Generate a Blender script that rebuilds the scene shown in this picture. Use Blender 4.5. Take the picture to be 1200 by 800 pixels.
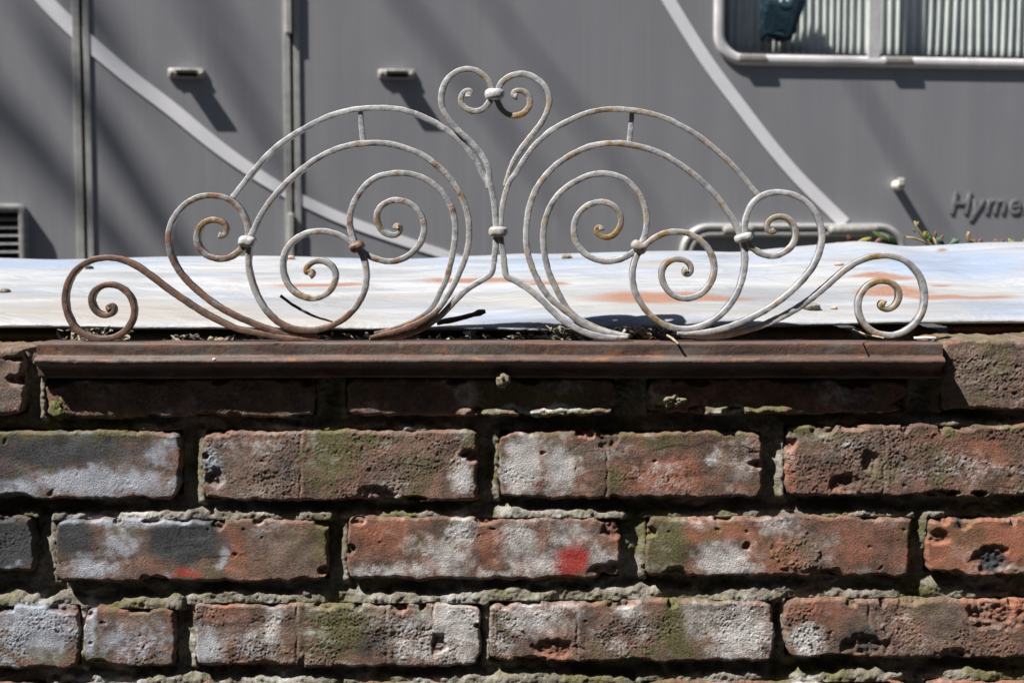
import bpy, bmesh, math, random
import numpy as np
from mathutils import Vector, Matrix

# ------------------------------------------------------------------ clear
for o in list(bpy.data.objects):
    bpy.data.objects.remove(o, do_unlink=True)
scene = bpy.context.scene
COL = scene.collection
rnd = random.Random(7)

# ------------------------------------------------------------------ camera
F = 1667.0                      # focal length in pixels of the 1200 px wide photograph
TILT = math.radians(4.5)
CAM = Vector((0.0, -1.15, 1.20))
cam_d = bpy.data.cameras.new('camera')
cam = bpy.data.objects.new('camera', cam_d)
COL.objects.link(cam)
cam_d.sensor_width = 36.0
cam_d.lens = 36.0 * F / 1200.0
cam_d.clip_start = 0.02
cam_d.clip_end = 500.0
cam.location = CAM
cam.rotation_euler = (math.pi / 2 - TILT, 0, 0)
cam_d.dof.use_dof = True
cam_d.dof.focus_distance = 1.165
cam_d.dof.aperture_fstop = 12.0
scene.camera = cam

# ------------------------------------------------------------------ light
SUN = Vector((2.0, 1.0, -3.2)).normalized()       # the way the light travels
world = bpy.data.worlds.new('World')
scene.world = world
world.use_nodes = True
wn = world.node_tree
wn.nodes.clear()
sky = wn.nodes.new('ShaderNodeTexSky')
sky.sky_type = 'NISHITA'
sky.sun_disc = False
sky.sun_elevation = math.asin(-SUN.z)
sky.sun_rotation = math.atan2(-SUN.x, -SUN.y)
bg = wn.nodes.new('ShaderNodeBackground')
bg.inputs['Strength'].default_value = 0.05
wo = wn.nodes.new('ShaderNodeOutputWorld')
wn.links.new(sky.outputs[0], bg.inputs['Color'])
wn.links.new(bg.outputs[0], wo.inputs['Surface'])
sun_d = bpy.data.lights.new('sun', 'SUN')
sun_d.energy = 5.0
sun_d.angle = math.radians(0.5)
sun_d.color = (1.0, 0.95, 0.88)
sun = bpy.data.objects.new('sun', sun_d)
COL.objects.link(sun)
sun.rotation_euler = SUN.to_track_quat('-Z', 'Y').to_euler()
vs = scene.view_settings
vs.view_transform = 'Standard'
vs.look = 'None'
vs.gamma = 1.0
vs.use_curve_mapping = False
vs.exposure = 0.88

# ------------------------------------------------------------------ measuring helpers
ct, st = math.cos(TILT), math.sin(TILT)


def P(u, v, Y=0.0):
    """point of the depth plane Y that the photograph shows at (u, v)"""
    a = (u - 600.0) / F
    b = (400.0 - v) / F
    dx, dy, dz = a, ct + b * st, -st + b * ct
    k = (Y - CAM.y) / dy
    return Vector((CAM.x + dx * k, Y, CAM.z + dz * k))


def to_uv(x, y, z):
    """inverse of P, for numpy arrays"""
    rx, ry, rz = x - CAM.x, y - CAM.y, z - CAM.z
    f = ry * ct - rz * st
    up = ry * st + rz * ct
    return 600.0 + F * rx / f, 400.0 - F * up / f


# ------------------------------------------------------------------ numpy noise
_perm = np.random.RandomState(11).permutation(256)
_perm = np.concatenate([_perm, _perm, _perm])
_g = np.random.RandomState(5).normal(size=(256, 3))
_g /= np.linalg.norm(_g, axis=1)[:, None]


def pn(x, y, z=0.0):
    """gradient noise, about -1..1"""
    x, y, z = np.broadcast_arrays(np.asarray(x, float), np.asarray(y, float), np.asarray(z, float))
    xi, yi, zi = np.floor(x).astype(int), np.floor(y).astype(int), np.floor(z).astype(int)
    xf, yf, zf = x - xi, y - yi, z - zi
    u, v, w = [t * t * t * (t * (t * 6 - 15) + 10) for t in (xf, yf, zf)]
    xi &= 255; yi &= 255; zi &= 255
    tot = 0.0
    for i in (0, 1):
        for j in (0, 1):
            for k in (0, 1):
                h = _perm[_perm[_perm[xi + i] + yi + j] + zi + k]
                gr = _g[h]
                d = gr[..., 0] * (xf - i) + gr[..., 1] * (yf - j) + gr[..., 2] * (zf - k)
                tot = tot + d * (u if i else 1 - u) * (v if j else 1 - v) * (w if k else 1 - w)
    return tot * 1.6


def fbm(x, y, z=0.0, o=3, g=0.5):
    a, t = 1.0, 0.0
    for i in range(o):
        t = t + a * pn(x * 2 ** i + 17.3 * i, y * 2 ** i - 9.1 * i, z + 3.7 * i)
        a *= g
    return t


def sst(a, b, x):
    t = np.clip((x - a) / (b - a), 0, 1)
    return t * t * (3 - 2 * t)


# ------------------------------------------------------------------ object helpers
def link(name, me, mat=None, parent=None):
    o = bpy.data.objects.new(name, me)
    COL.objects.link(o)
    if parent is not None:
        o.parent = parent
    if mat is not None and me is not None:
        me.materials.append(mat)
    return o


def thing(name, label, cat, loc=(0, 0, 0), rotz=0.0, group=None):
    o = bpy.data.objects.new(name, None)
    COL.objects.link(o)
    o.location = loc
    o.rotation_euler = (0, 0, rotz)
    o.empty_display_size = 0.05
    tag(o, label, cat, group)
    return o


def tag(o, label, cat=None, group=None, kind=None):
    if label:
        o['label'] = label
    if cat:
        o['category'] = cat
    if group:
        o['group'] = group
    if kind:
        o['kind'] = kind
    return o


def grid_mesh(name, X, Y, Z, attrs=None, smooth=True, wrap_i=False, flip=False):
    """X, Y, Z are (n, m) arrays of vertex positions"""
    n, m = X.shape
    co = np.stack([X, Y, Z], -1).reshape(-1, 3).astype(np.float32)
    idx = np.arange(n * m).reshape(n, m)
    if wrap_i:
        idx = np.vstack([idx, idx[:1]])
    q = np.stack([idx[:-1, :-1], idx[:-1, 1:], idx[1:, 1:], idx[1:, :-1]], -1).reshape(-1, 4)
    if flip:
        q = q[:, ::-1]
    me = bpy.data.meshes.new(name)
    me.vertices.add(len(co))
    me.vertices.foreach_set('co', co.ravel())
    me.loops.add(q.size)
    me.loops.foreach_set('vertex_index', q.ravel().astype(np.int32))
    me.polygons.add(len(q))
    me.polygons.foreach_set('loop_start', np.arange(0, q.size, 4, dtype=np.int32))
    me.polygons.foreach_set('loop_total', np.full(len(q), 4, dtype=np.int32))
    me.polygons.foreach_set('use_smooth', np.full(len(q), smooth, dtype=bool))
    me.update(calc_edges=True)
    if attrs:
        for k, a in attrs.items():
            c = np.ones((n * m, 4), dtype=np.float32)
            c[:, :3] = np.stack([np.broadcast_to(t, (n, m)) for t in a], -1).reshape(-1, 3)
            at = me.attributes.new(k, 'FLOAT_COLOR', 'POINT')
            at.data.foreach_set('color', c.ravel())
    return me


def bm_mesh(name, bm, smooth=False):
    bmesh.ops.recalc_face_normals(bm, faces=bm.faces)
    me = bpy.data.meshes.new(name)
    bm.to_mesh(me)
    bm.free()
    if smooth:
        me.polygons.foreach_set('use_smooth', np.ones(len(me.polygons), dtype=bool))
    return me


def box_bm(x0, x1, y0, y1, z0, z1, bev=0.0, bm=None, seg=2):
    own = bm is None
    b = bmesh.new()
    r = bmesh.ops.create_cube(b, size=1.0)
    for v in b.verts:
        v.co = Vector(((x0 + x1) / 2 + v.co.x * (x1 - x0), (y0 + y1) / 2 + v.co.y * (y1 - y0), (z0 + z1) / 2 + v.co.z * (z1 - z0)))
    if bev > 0:
        bmesh.ops.bevel(b, geom=list(b.edges), offset=bev, segments=seg, affect='EDGES', profile=0.5)
    if own:
        return b
    me = bpy.data.meshes.new('tmp')
    b.to_mesh(me)
    b.free()
    bm.from_mesh(me)
    bpy.data.meshes.remove(me)
    return bm


def catmull(pts, step):
    """smooth resampling of a polyline, (n, k) array, about one point per step"""
    p = np.asarray(pts, float)
    p = np.vstack([2 * p[0] - p[1], p, 2 * p[-1] - p[-2]])
    out = []
    for i in range(1, len(p) - 2):
        a, b, c, d = p[i - 1], p[i], p[i + 1], p[i + 2]
        n = max(2, int(np.linalg.norm(c[:2] - b[:2]) / step * 3))
        t = np.linspace(0, 1, n, endpoint=False)[:, None]
        out.append(0.5 * (2 * b + (c - a) * t + (2 * a - 5 * b + 4 * c - d) * t ** 2 + (3 * b - a - 3 * c + d) * t ** 3))
    out.append(p[-2][None])
    q = np.vstack(out)
    s = np.concatenate([[0], np.cumsum(np.linalg.norm(np.diff(q, axis=0), axis=1))])
    n = max(3, int(s[-1] / step))
    t = np.linspace(0, s[-1], n)
    r = np.stack([np.interp(t, s, q[:, k]) for k in range(q.shape[1])], -1)
    for _ in range(5):                              # take out the tracing wobble
        r[1:-1] = 0.25 * r[:-2] + 0.5 * r[1:-1] + 0.25 * r[2:]
    return r


def tube3(name, pts, radii, seg=10, mat=None, parent=None, bm_out=None, caps=True):
    """round tube through 3-D points"""
    bm = bmesh.new() if bm_out is None else bm_out
    pts = [Vector(p) for p in pts]
    rings = []
    prev = None
    for i, p in enumerate(pts):
        d = (pts[min(i + 1, len(pts) - 1)] - pts[max(i - 1, 0)]).normalized()
        if prev is None:
            n = d.orthogonal().normalized()
        else:
            n = (prev - d * prev.dot(d)).normalized()
        prev = n
        bnorm = d.cross(n)
        r = radii[i] if hasattr(radii, '__len__') else radii
        rings.append([bm.verts.new(p + (n * math.cos(a) + bnorm * math.sin(a)) * r)
                      for a in [2 * math.pi * k / seg for k in range(seg)]])
    for a, b in zip(rings[:-1], rings[1:]):
        for k in range(seg):
            bm.faces.new((a[k], a[(k + 1) % seg], b[(k + 1) % seg], b[k]))
    if caps:
        bm.faces.new(rings[0][::-1])
        bm.faces.new(rings[-1])
    if bm_out is not None:
        return bm
    return link(name, bm_mesh(name, bm, True), mat, parent)


# ------------------------------------------------------------------ material helpers
class NT:
    def __init__(self, name):
        self.m = bpy.data.materials.new(name)
        self.m.use_nodes = True
        self.t = self.m.node_tree
        self.t.nodes.clear()
        self.out = self.n('ShaderNodeOutputMaterial')
        self.b = self.n('ShaderNodeBsdfPrincipled')
        self.l(self.b.outputs[0], self.out.inputs['Surface'])

    def n(self, t, **kw):
        x = self.t.nodes.new(t)
        for k, v in kw.items():
            setattr(x, k, v)
        return x

    def l(self, a, b):
        self.t.links.new(a, b)

    def put(self, sock, v):
        if isinstance(v, bpy.types.NodeSocket):
            self.l(v, sock)
        elif isinstance(v, tuple) and len(v) == 3:
            sock.default_value = (*v, 1)
        else:
            sock.default_value = v

    def pos(self, kind='world', scale=(1, 1, 1)):
        if kind == 'world':
            o = self.n('ShaderNodeNewGeometry').outputs['Position']
        else:
            o = self.n('ShaderNodeTexCoord').outputs['Object']
        mp = self.n('ShaderNodeMapping')
        mp.inputs['Scale'].default_value = scale
        self.l(o, mp.inputs['Vector'])
        return mp.outputs[0]

    def noise(self, vec, scale, detail=4, rough=0.6, dist=0.0):
        x = self.n('ShaderNodeTexNoise')
        self.l(vec, x.inputs['Vector'])
        x.inputs['Scale'].default_value = scale
        x.inputs['Detail'].default_value = detail
        x.inputs['Roughness'].default_value = rough
        x.inputs['Distortion'].default_value = dist
        return x.outputs['Fac']

    def ramp(self, fac, a, b, c0=0.0, c1=1.0):
        x = self.n('ShaderNodeMapRange', interpolation_type='SMOOTHSTEP')
        self.put(x.inputs['Value'], fac)
        x.inputs['From Min'].default_value = a
        x.inputs['From Max'].default_value = b
        x.inputs['To Min'].default_value = c0
        x.inputs['To Max'].default_value = c1
        return x.outputs['Result']

    def mix(self, fac, a, b, mode='MIX'):
        x = self.n('ShaderNodeMix', data_type='RGBA', blend_type=mode)
        self.put(x.inputs['Factor'], fac)
        self.put(x.inputs['A'], a)
        self.put(x.inputs['B'], b)
        return x.outputs['Result']

    def math(self, op, a, b=0.5):
        x = self.n('ShaderNodeMath', operation=op)
        self.put(x.inputs[0], a)
        self.put(x.inputs[1], b)
        return x.outputs[0]

    def attr(self, name):
        a = self.n('ShaderNodeAttribute', attribute_name=name)
        s = self.n('ShaderNodeSeparateColor')
        self.l(a.outputs['Color'], s.inputs[0])
        return s.outputs

    def bump(self, h, dist, strength=1.0):
        x = self.n('ShaderNodeBump')
        x.inputs['Strength'].default_value = strength
        x.inputs['Distance'].default_value = dist
        self.l(h, x.inputs['Height'])
        self.l(x.outputs[0], self.b.inputs['Normal'])

    def done(self, col, rough=0.7, metal=0.0, spec=0.5):
        self.put(self.b.inputs['Base Color'], col)
        self.put(self.b.inputs['Roughness'], rough)
        self.put(self.b.inputs['Metallic'], metal)
        self.b.inputs['Specular IOR Level'].default_value = spec
        return self.m


def mat_brick():
    t = NT('weathered_brick')
    v = t.pos()
    A = t.attr('mask_a')        # white paint, dark paint, moss
    B = t.attr('mask_b')        # red paint, fresh clay, tone
    n1 = t.noise(v, 60, 5, 0.65)
    n2 = t.noise(v, 560, 4, 0.75)
    n3 = t.noise(v, 950, 3, 0.7)
    clay = t.mix(t.ramp(n1, 0.36, 0.66), (0.110, 0.072, 0.058), (0.285, 0.138, 0.097))
    clay = t.mix(B[2], clay, t.mix(t.ramp(n1, 0.3, 0.7), (0.145, 0.108, 0.090), (0.29, 0.21, 0.17)))
    clay = t.mix(t.math('MULTIPLY', t.ramp(n2, 0.48, 0.66), 0.75), clay, (0.05, 0.037, 0.032))
    clay = t.mix(t.math('MULTIPLY', t.ramp(n3, 0.56, 0.68), 0.65), clay, (0.38, 0.29, 0.235))
    fresh = t.mix(t.ramp(n2, 0.3, 0.7), (0.31, 0.118, 0.072), (0.40, 0.18, 0.12))
    c = t.mix(B[1], clay, fresh)
    moss = t.mix(t.ramp(n2, 0.3, 0.7), (0.06, 0.058, 0.027), (0.20, 0.185, 0.085))
    c = t.mix(A[2], c, moss)
    c = t.mix(A[1], c, t.mix(t.ramp(n2, 0.3, 0.7), (0.035, 0.037, 0.042), (0.085, 0.088, 0.095)))
    sx_ = t.n('ShaderNodeSeparateXYZ')
    t.l(v, sx_.inputs[0])
    blu = t.ramp(sx_.outputs[0], -0.30, -0.17, 1.0, 0.0)
    white = t.mix(t.ramp(n1, 0.3, 0.7), (0.58, 0.585, 0.60), (0.80, 0.80, 0.795))
    white = t.mix(blu, white, (0.50, 0.56, 0.66))
    c = t.mix(t.math('MULTIPLY', A[0], t.ramp(t.math('ADD', n2, n3), 0.75, 1.2, 1.0, 0.62)), c, white)
    c = t.mix(t.math('MULTIPLY', B[0], t.ramp(n2, 0.35, 0.7, 1.0, 0.6)), c, (0.50, 0.04, 0.035))
    t.bump(t.math('ADD', n2, t.math('MULTIPLY', n3, 0.8)), 0.0012, 1.0)
    return t.done(c, 0.88, 0, 0.25)


def mat_mortar():
    t = NT('lime_mortar')
    v = t.pos()
    A = t.attr('mask_a')
    n1 = t.noise(v, 70, 4)
    n2 = t.noise(v, 600, 4, 0.7)
    c = t.mix(t.ramp(n1, 0.3, 0.7), (0.17, 0.155, 0.125), (0.32, 0.295, 0.245))
    c = t.mix(t.math('MULTIPLY', t.ramp(n2, 0.42, 0.70), 0.75), c, (0.10, 0.088, 0.068))
    c = t.mix(A[2], c, t.mix(t.ramp(n2, 0.3, 0.7), (0.06, 0.06, 0.022), (0.20, 0.185, 0.07)))
    c = t.mix(A[1], c, (0.06, 0.062, 0.065))
    c = t.mix(A[0], c, (0.58, 0.58, 0.59))
    t.bump(n2, 0.0016, 1.0)
    return t.done(c, 0.92, 0, 0.2)


def mat_iron_paint():
    t = NT('flaking_white_paint_on_iron')
    v = t.pos()
    A = t.attr('mask_a')        # bare brown iron, ochre rust, dark unpainted back
    n1 = t.noise(v, 85, 5, 0.6)
    n2 = t.noise(v, 600, 4, 0.7)
    paint = t.mix(t.ramp(n1, 0.25, 0.75), (0.25, 0.26, 0.285), (0.57, 0.575, 0.585))
    rust = t.mix(t.ramp(n2, 0.3, 0.7), (0.19, 0.115, 0.045), (0.36, 0.25, 0.11))
    k = t.ramp(t.math('ADD', A[1], t.math('MULTIPLY', t.math('SUBTRACT', n1, 0.5), 1.9)), 0.30, 0.88)
    c = t.mix(k, paint, rust)
    chips = t.ramp(t.math('ADD', n2, t.math('MULTIPLY', n1, 0.4)), 0.85, 0.93)
    c = t.mix(chips, c, (0.06, 0.045, 0.035))
    iron = t.mix(t.ramp(n1, 0.35, 0.65), (0.095, 0.070, 0.058), (0.21, 0.115, 0.08))
    iron = t.mix(t.math('MULTIPLY', t.ramp(n2, 0.5, 0.75), 0.6), iron, (0.24, 0.22, 0.21))
    kb = t.ramp(t.math('ADD', A[0], t.math('MULTIPLY', t.math('SUBTRACT', n1, 0.5), 1.3)), 0.35, 0.72)
    c = t.mix(kb, c, iron)
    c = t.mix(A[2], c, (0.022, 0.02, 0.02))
    t.bump(t.math('ADD', n1, n2), 0.0006, 0.7)
    return t.done(c, 0.46, 0, 0.4)


def mat_rail():
    t = NT('rust_brown_rail_paint')
    v = t.pos('world', (1, 3, 3))
    w = t.pos()
    n1 = t.noise(v, 28, 5, 0.65)
    n2 = t.noise(w, 520, 4, 0.7)
    c = t.mix(t.ramp(n1, 0.3, 0.7), (0.070, 0.047, 0.041), (0.145, 0.086, 0.067))
    c = t.mix(t.math('MULTIPLY', t.ramp(t.noise(v, 22, 5), 0.48, 0.66), 0.85), c, (0.125, 0.110, 0.100))
    c = t.mix(t.math('MULTIPLY', t.ramp(t.noise(v, 33, 6, 0.7), 0.54, 0.68), 0.8), c, (0.27, 0.115, 0.06))
    c = t.mix(t.math('MULTIPLY', t.ramp(t.noise(v, 41, 5, 0.7), 0.58, 0.70), 0.7), c, (0.035, 0.026, 0.023))
    c = t.mix(t.math('MULTIPLY', t.ramp(n2, 0.56, 0.75), 0.7), c, (0.05, 0.035, 0.03))
    t.bump(t.math('ADD', n1, n2), 0.0008, 0.6)
    return t.done(c, 0.6, 0, 0.35)


def mat_sheet():
    t = NT('painted_sheet')
    A = t.attr('mask_a')        # blue, grey, rust
    B = t.attr('mask_b')        # beige, painted shade band, -
    v = t.pos('world', (0.16, 1, 1))
    n1 = t.noise(v, 45, 5, 0.6, 0.4)
    n2 = t.noise(t.pos(), 380, 4, 0.7)
    c = t.mix(t.ramp(n1, 0.3, 0.7), (0.31, 0.325, 0.35), (0.425, 0.437, 0.455))
    c = t.mix(A[0], c, (0.24, 0.315, 0.45))
    c = t.mix(A[1], c, (0.215, 0.226, 0.245))
    c = t.mix(B[0], c, (0.31, 0.275, 0.23))
    c = t.mix(A[2], c, t.mix(t.ramp(n2, 0.3, 0.7), (0.25, 0.115, 0.07), (0.33, 0.18, 0.12)))
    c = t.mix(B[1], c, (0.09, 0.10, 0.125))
    c = t.mix(t.math('MULTIPLY', t.ramp(n2, 0.58, 0.74), 0.5), c, (0.2, 0.19, 0.18))
    cr = t.noise(t.pos('world', (0.45, 1, 1)), 26, 5, 0.55, 1.2)
    t.bump(t.math('ADD', t.math('MULTIPLY', t.math('ABSOLUTE', t.math('SUBTRACT', cr, 0.5)), 2.0), t.math('MULTIPLY', n2, 0.05)), 0.006, 0.55)
    return t.done(c, 0.48, 0, 0.3)


def mat_body():
    t = NT('grey_coachwork')
    v = t.pos('object', (1, 1, 0.06))
    n1 = t.noise(v, 14, 4, 0.6)
    n2 = t.noise(t.pos('object'), 3, 3)
    c = t.mix(t.ramp(n1, 0.35, 0.75), (0.272, 0.280, 0.308), (0.302, 0.310, 0.338))
    c = t.mix(t.math('MULTIPLY', t.ramp(n2, 0.4, 0.7), 0.5), c, (0.250, 0.257, 0.282))
    st_ = t.noise(t.pos('object', (1, 1, 0.02)), 70, 3, 0.7)
    c = t.mix(t.math('MULTIPLY', t.ramp(st_, 0.52, 0.75), 0.38), c, (0.36, 0.36, 0.355))
    c = t.mix(t.math('MULTIPLY', t.ramp(t.noise(t.pos('object'), 160, 3, 0.7), 0.66, 0.74), 0.3), c, (0.42, 0.42, 0.42))
    t.bump(n2, 0.004, 0.15)
    return t.done(c, 0.34, 0.0, 0.5)


def mat_plain(name, col, rough=0.6, metal=0.0, var=0.25, scale=60, spec=0.4, bump=0.0):
    t = NT(name)
    v = t.pos('object')
    n = t.noise(v, scale, 4, 0.65)
    d = tuple(x * (1 - var) for x in col)
    u = tuple(min(1, x * (1 + var)) for x in col)
    c = t.mix(t.ramp(n, 0.3, 0.7), d, u)
    if bump:
        t.bump(n, bump, 0.8)
    return t.done(c, rough, metal, spec)


def mat_glass():
    t = NT('window_acrylic')
    tr = t.n('ShaderNodeBsdfTransparent')
    tr.inputs[0].default_value = (0.95, 0.965, 0.97, 1)
    gl = t.n('ShaderNodeBsdfGlossy')
    gl.inputs['Roughness'].default_value = 0.06
    lw = t.n('ShaderNodeLayerWeight')
    fac = t.math('ADD', t.math('MULTIPLY', t.math('POWER', lw.outputs['Facing'], 5.0), 0.3), 0.035)
    mx = t.n('ShaderNodeMixShader')
    t.l(fac, mx.inputs[0])
    t.l(tr.outputs[0], mx.inputs[1])
    t.l(gl.outputs[0], mx.inputs[2])
    t.l(mx.outputs[0], t.out.inputs['Surface'])
    t.t.nodes.remove(t.b)
    return t.m


M = dict(
    brick=mat_brick(), mortar=mat_mortar(), iron=mat_iron_paint(), rail=mat_rail(), sheet=mat_sheet(), body=mat_body(),
    core=mat_plain('wall_core', (0.05, 0.04, 0.035), 0.95, bump=0.003),
    ground=mat_plain('gravelly_asphalt', (0.07, 0.068, 0.064), 0.95, var=0.4, scale=25, bump=0.004),
    stripe=mat_plain('silver_stripe', (0.86, 0.87, 0.92), 0.5, 0.0, 0.05, 8),
    trim=mat_plain('aluminium_trim', (0.50, 0.50, 0.49), 0.45, 0.3, 0.15, 30),
    frame=mat_plain('window_frame_grey', (0.60, 0.60, 0.62), 0.5, 0.0, 0.12, 20),
    rubber=mat_plain('black_rubber', (0.018, 0.018, 0.019), 0.7),
    handle=mat_plain('weathered_grey_metal', (0.40, 0.39, 0.36), 0.5, 0.2, 0.3, 120),
    knob=mat_plain('chalky_plastic', (0.62, 0.60, 0.55), 0.6, 0, 0.15, 150),
    vent=mat_plain('vent_plastic', (0.20, 0.20, 0.205), 0.6),
    letters=mat_plain('embossed_lettering', (0.245, 0.248, 0.266), 0.4),
    curtain=mat_plain('pleated_curtain', (0.86, 0.885, 0.85), 0.9, 0, 0.08, 12),
    interior=mat_plain('dark_interior', (0.05, 0.05, 0.055), 0.9),
    plush=mat_plain('teal_plush', (0.014, 0.042, 0.064), 0.95, 0, 0.6, 90),
    glass=mat_glass(),
    twig=mat_plain('dark_dead_wood', (0.060, 0.046, 0.037), 0.9, bump=0.001, scale=200),
    straw=mat_plain('dry_straw', (0.34, 0.28, 0.19), 0.9, 0, 0.4, 300),
    litter=mat_plain('dry_leaf_litter', (0.20, 0.172, 0.13), 0.9, 0, 0.75, 60),
    mossm=mat_plain('moss', (0.11, 0.115, 0.04), 0.95, 0, 0.5, 250, bump=0.002),
    clod=mat_plain('dried_mud', (0.22, 0.19, 0.13), 0.95, 0, 0.4, 300, bump=0.001),
    stone=mat_plain('pebble_stone', (0.20, 0.185, 0.165), 0.9, 0, 0.4, 200, bump=0.001),
    pink=mat_plain('pinkish_pebble', (0.48, 0.34, 0.27), 0.8, 0, 0.2, 200),
    leafg=mat_plain('stonecrop_green', (0.07, 0.12, 0.035), 0.55, 0, 0.35, 90),
    leafb=mat_plain('stonecrop_bluegreen', (0.10, 0.18, 0.11), 0.55, 0, 0.3, 90),
    leafy=mat_plain('stonecrop_yellow', (0.27, 0.26, 0.06), 0.55, 0, 0.3, 90),
    leafr=mat_plain('stonecrop_red', (0.20, 0.085, 0.06), 0.55, 0, 0.35, 90),
    stem=mat_plain('pale_stem', (0.26, 0.21, 0.10), 0.7, 0, 0.3, 120),
    bark=mat_plain('bark', (0.10, 0.08, 0.065), 0.95, 0, 0.4, 12, bump=0.01),
    blocker_wall=mat_plain('blocker_brick', (0.10, 0.06, 0.045), 0.95, var=.3, scale=9, bump=.004),  # for the unseen building added to block sky light
    tyre=mat_plain('tyre_rubber', (0.02, 0.02, 0.02), 0.85),
    flake=mat_plain('white_flake', (0.7, 0.7, 0.68), 0.8),
)

# ================================================================== SETTING
bm = box_bm(-60, 60, -40, 80, -0.2, 0.0)
g = link('ground', bm_mesh('ground', bm), M['ground'])
tag(g, 'grey asphalt yard beneath the motorhome', kind='structure')

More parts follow.
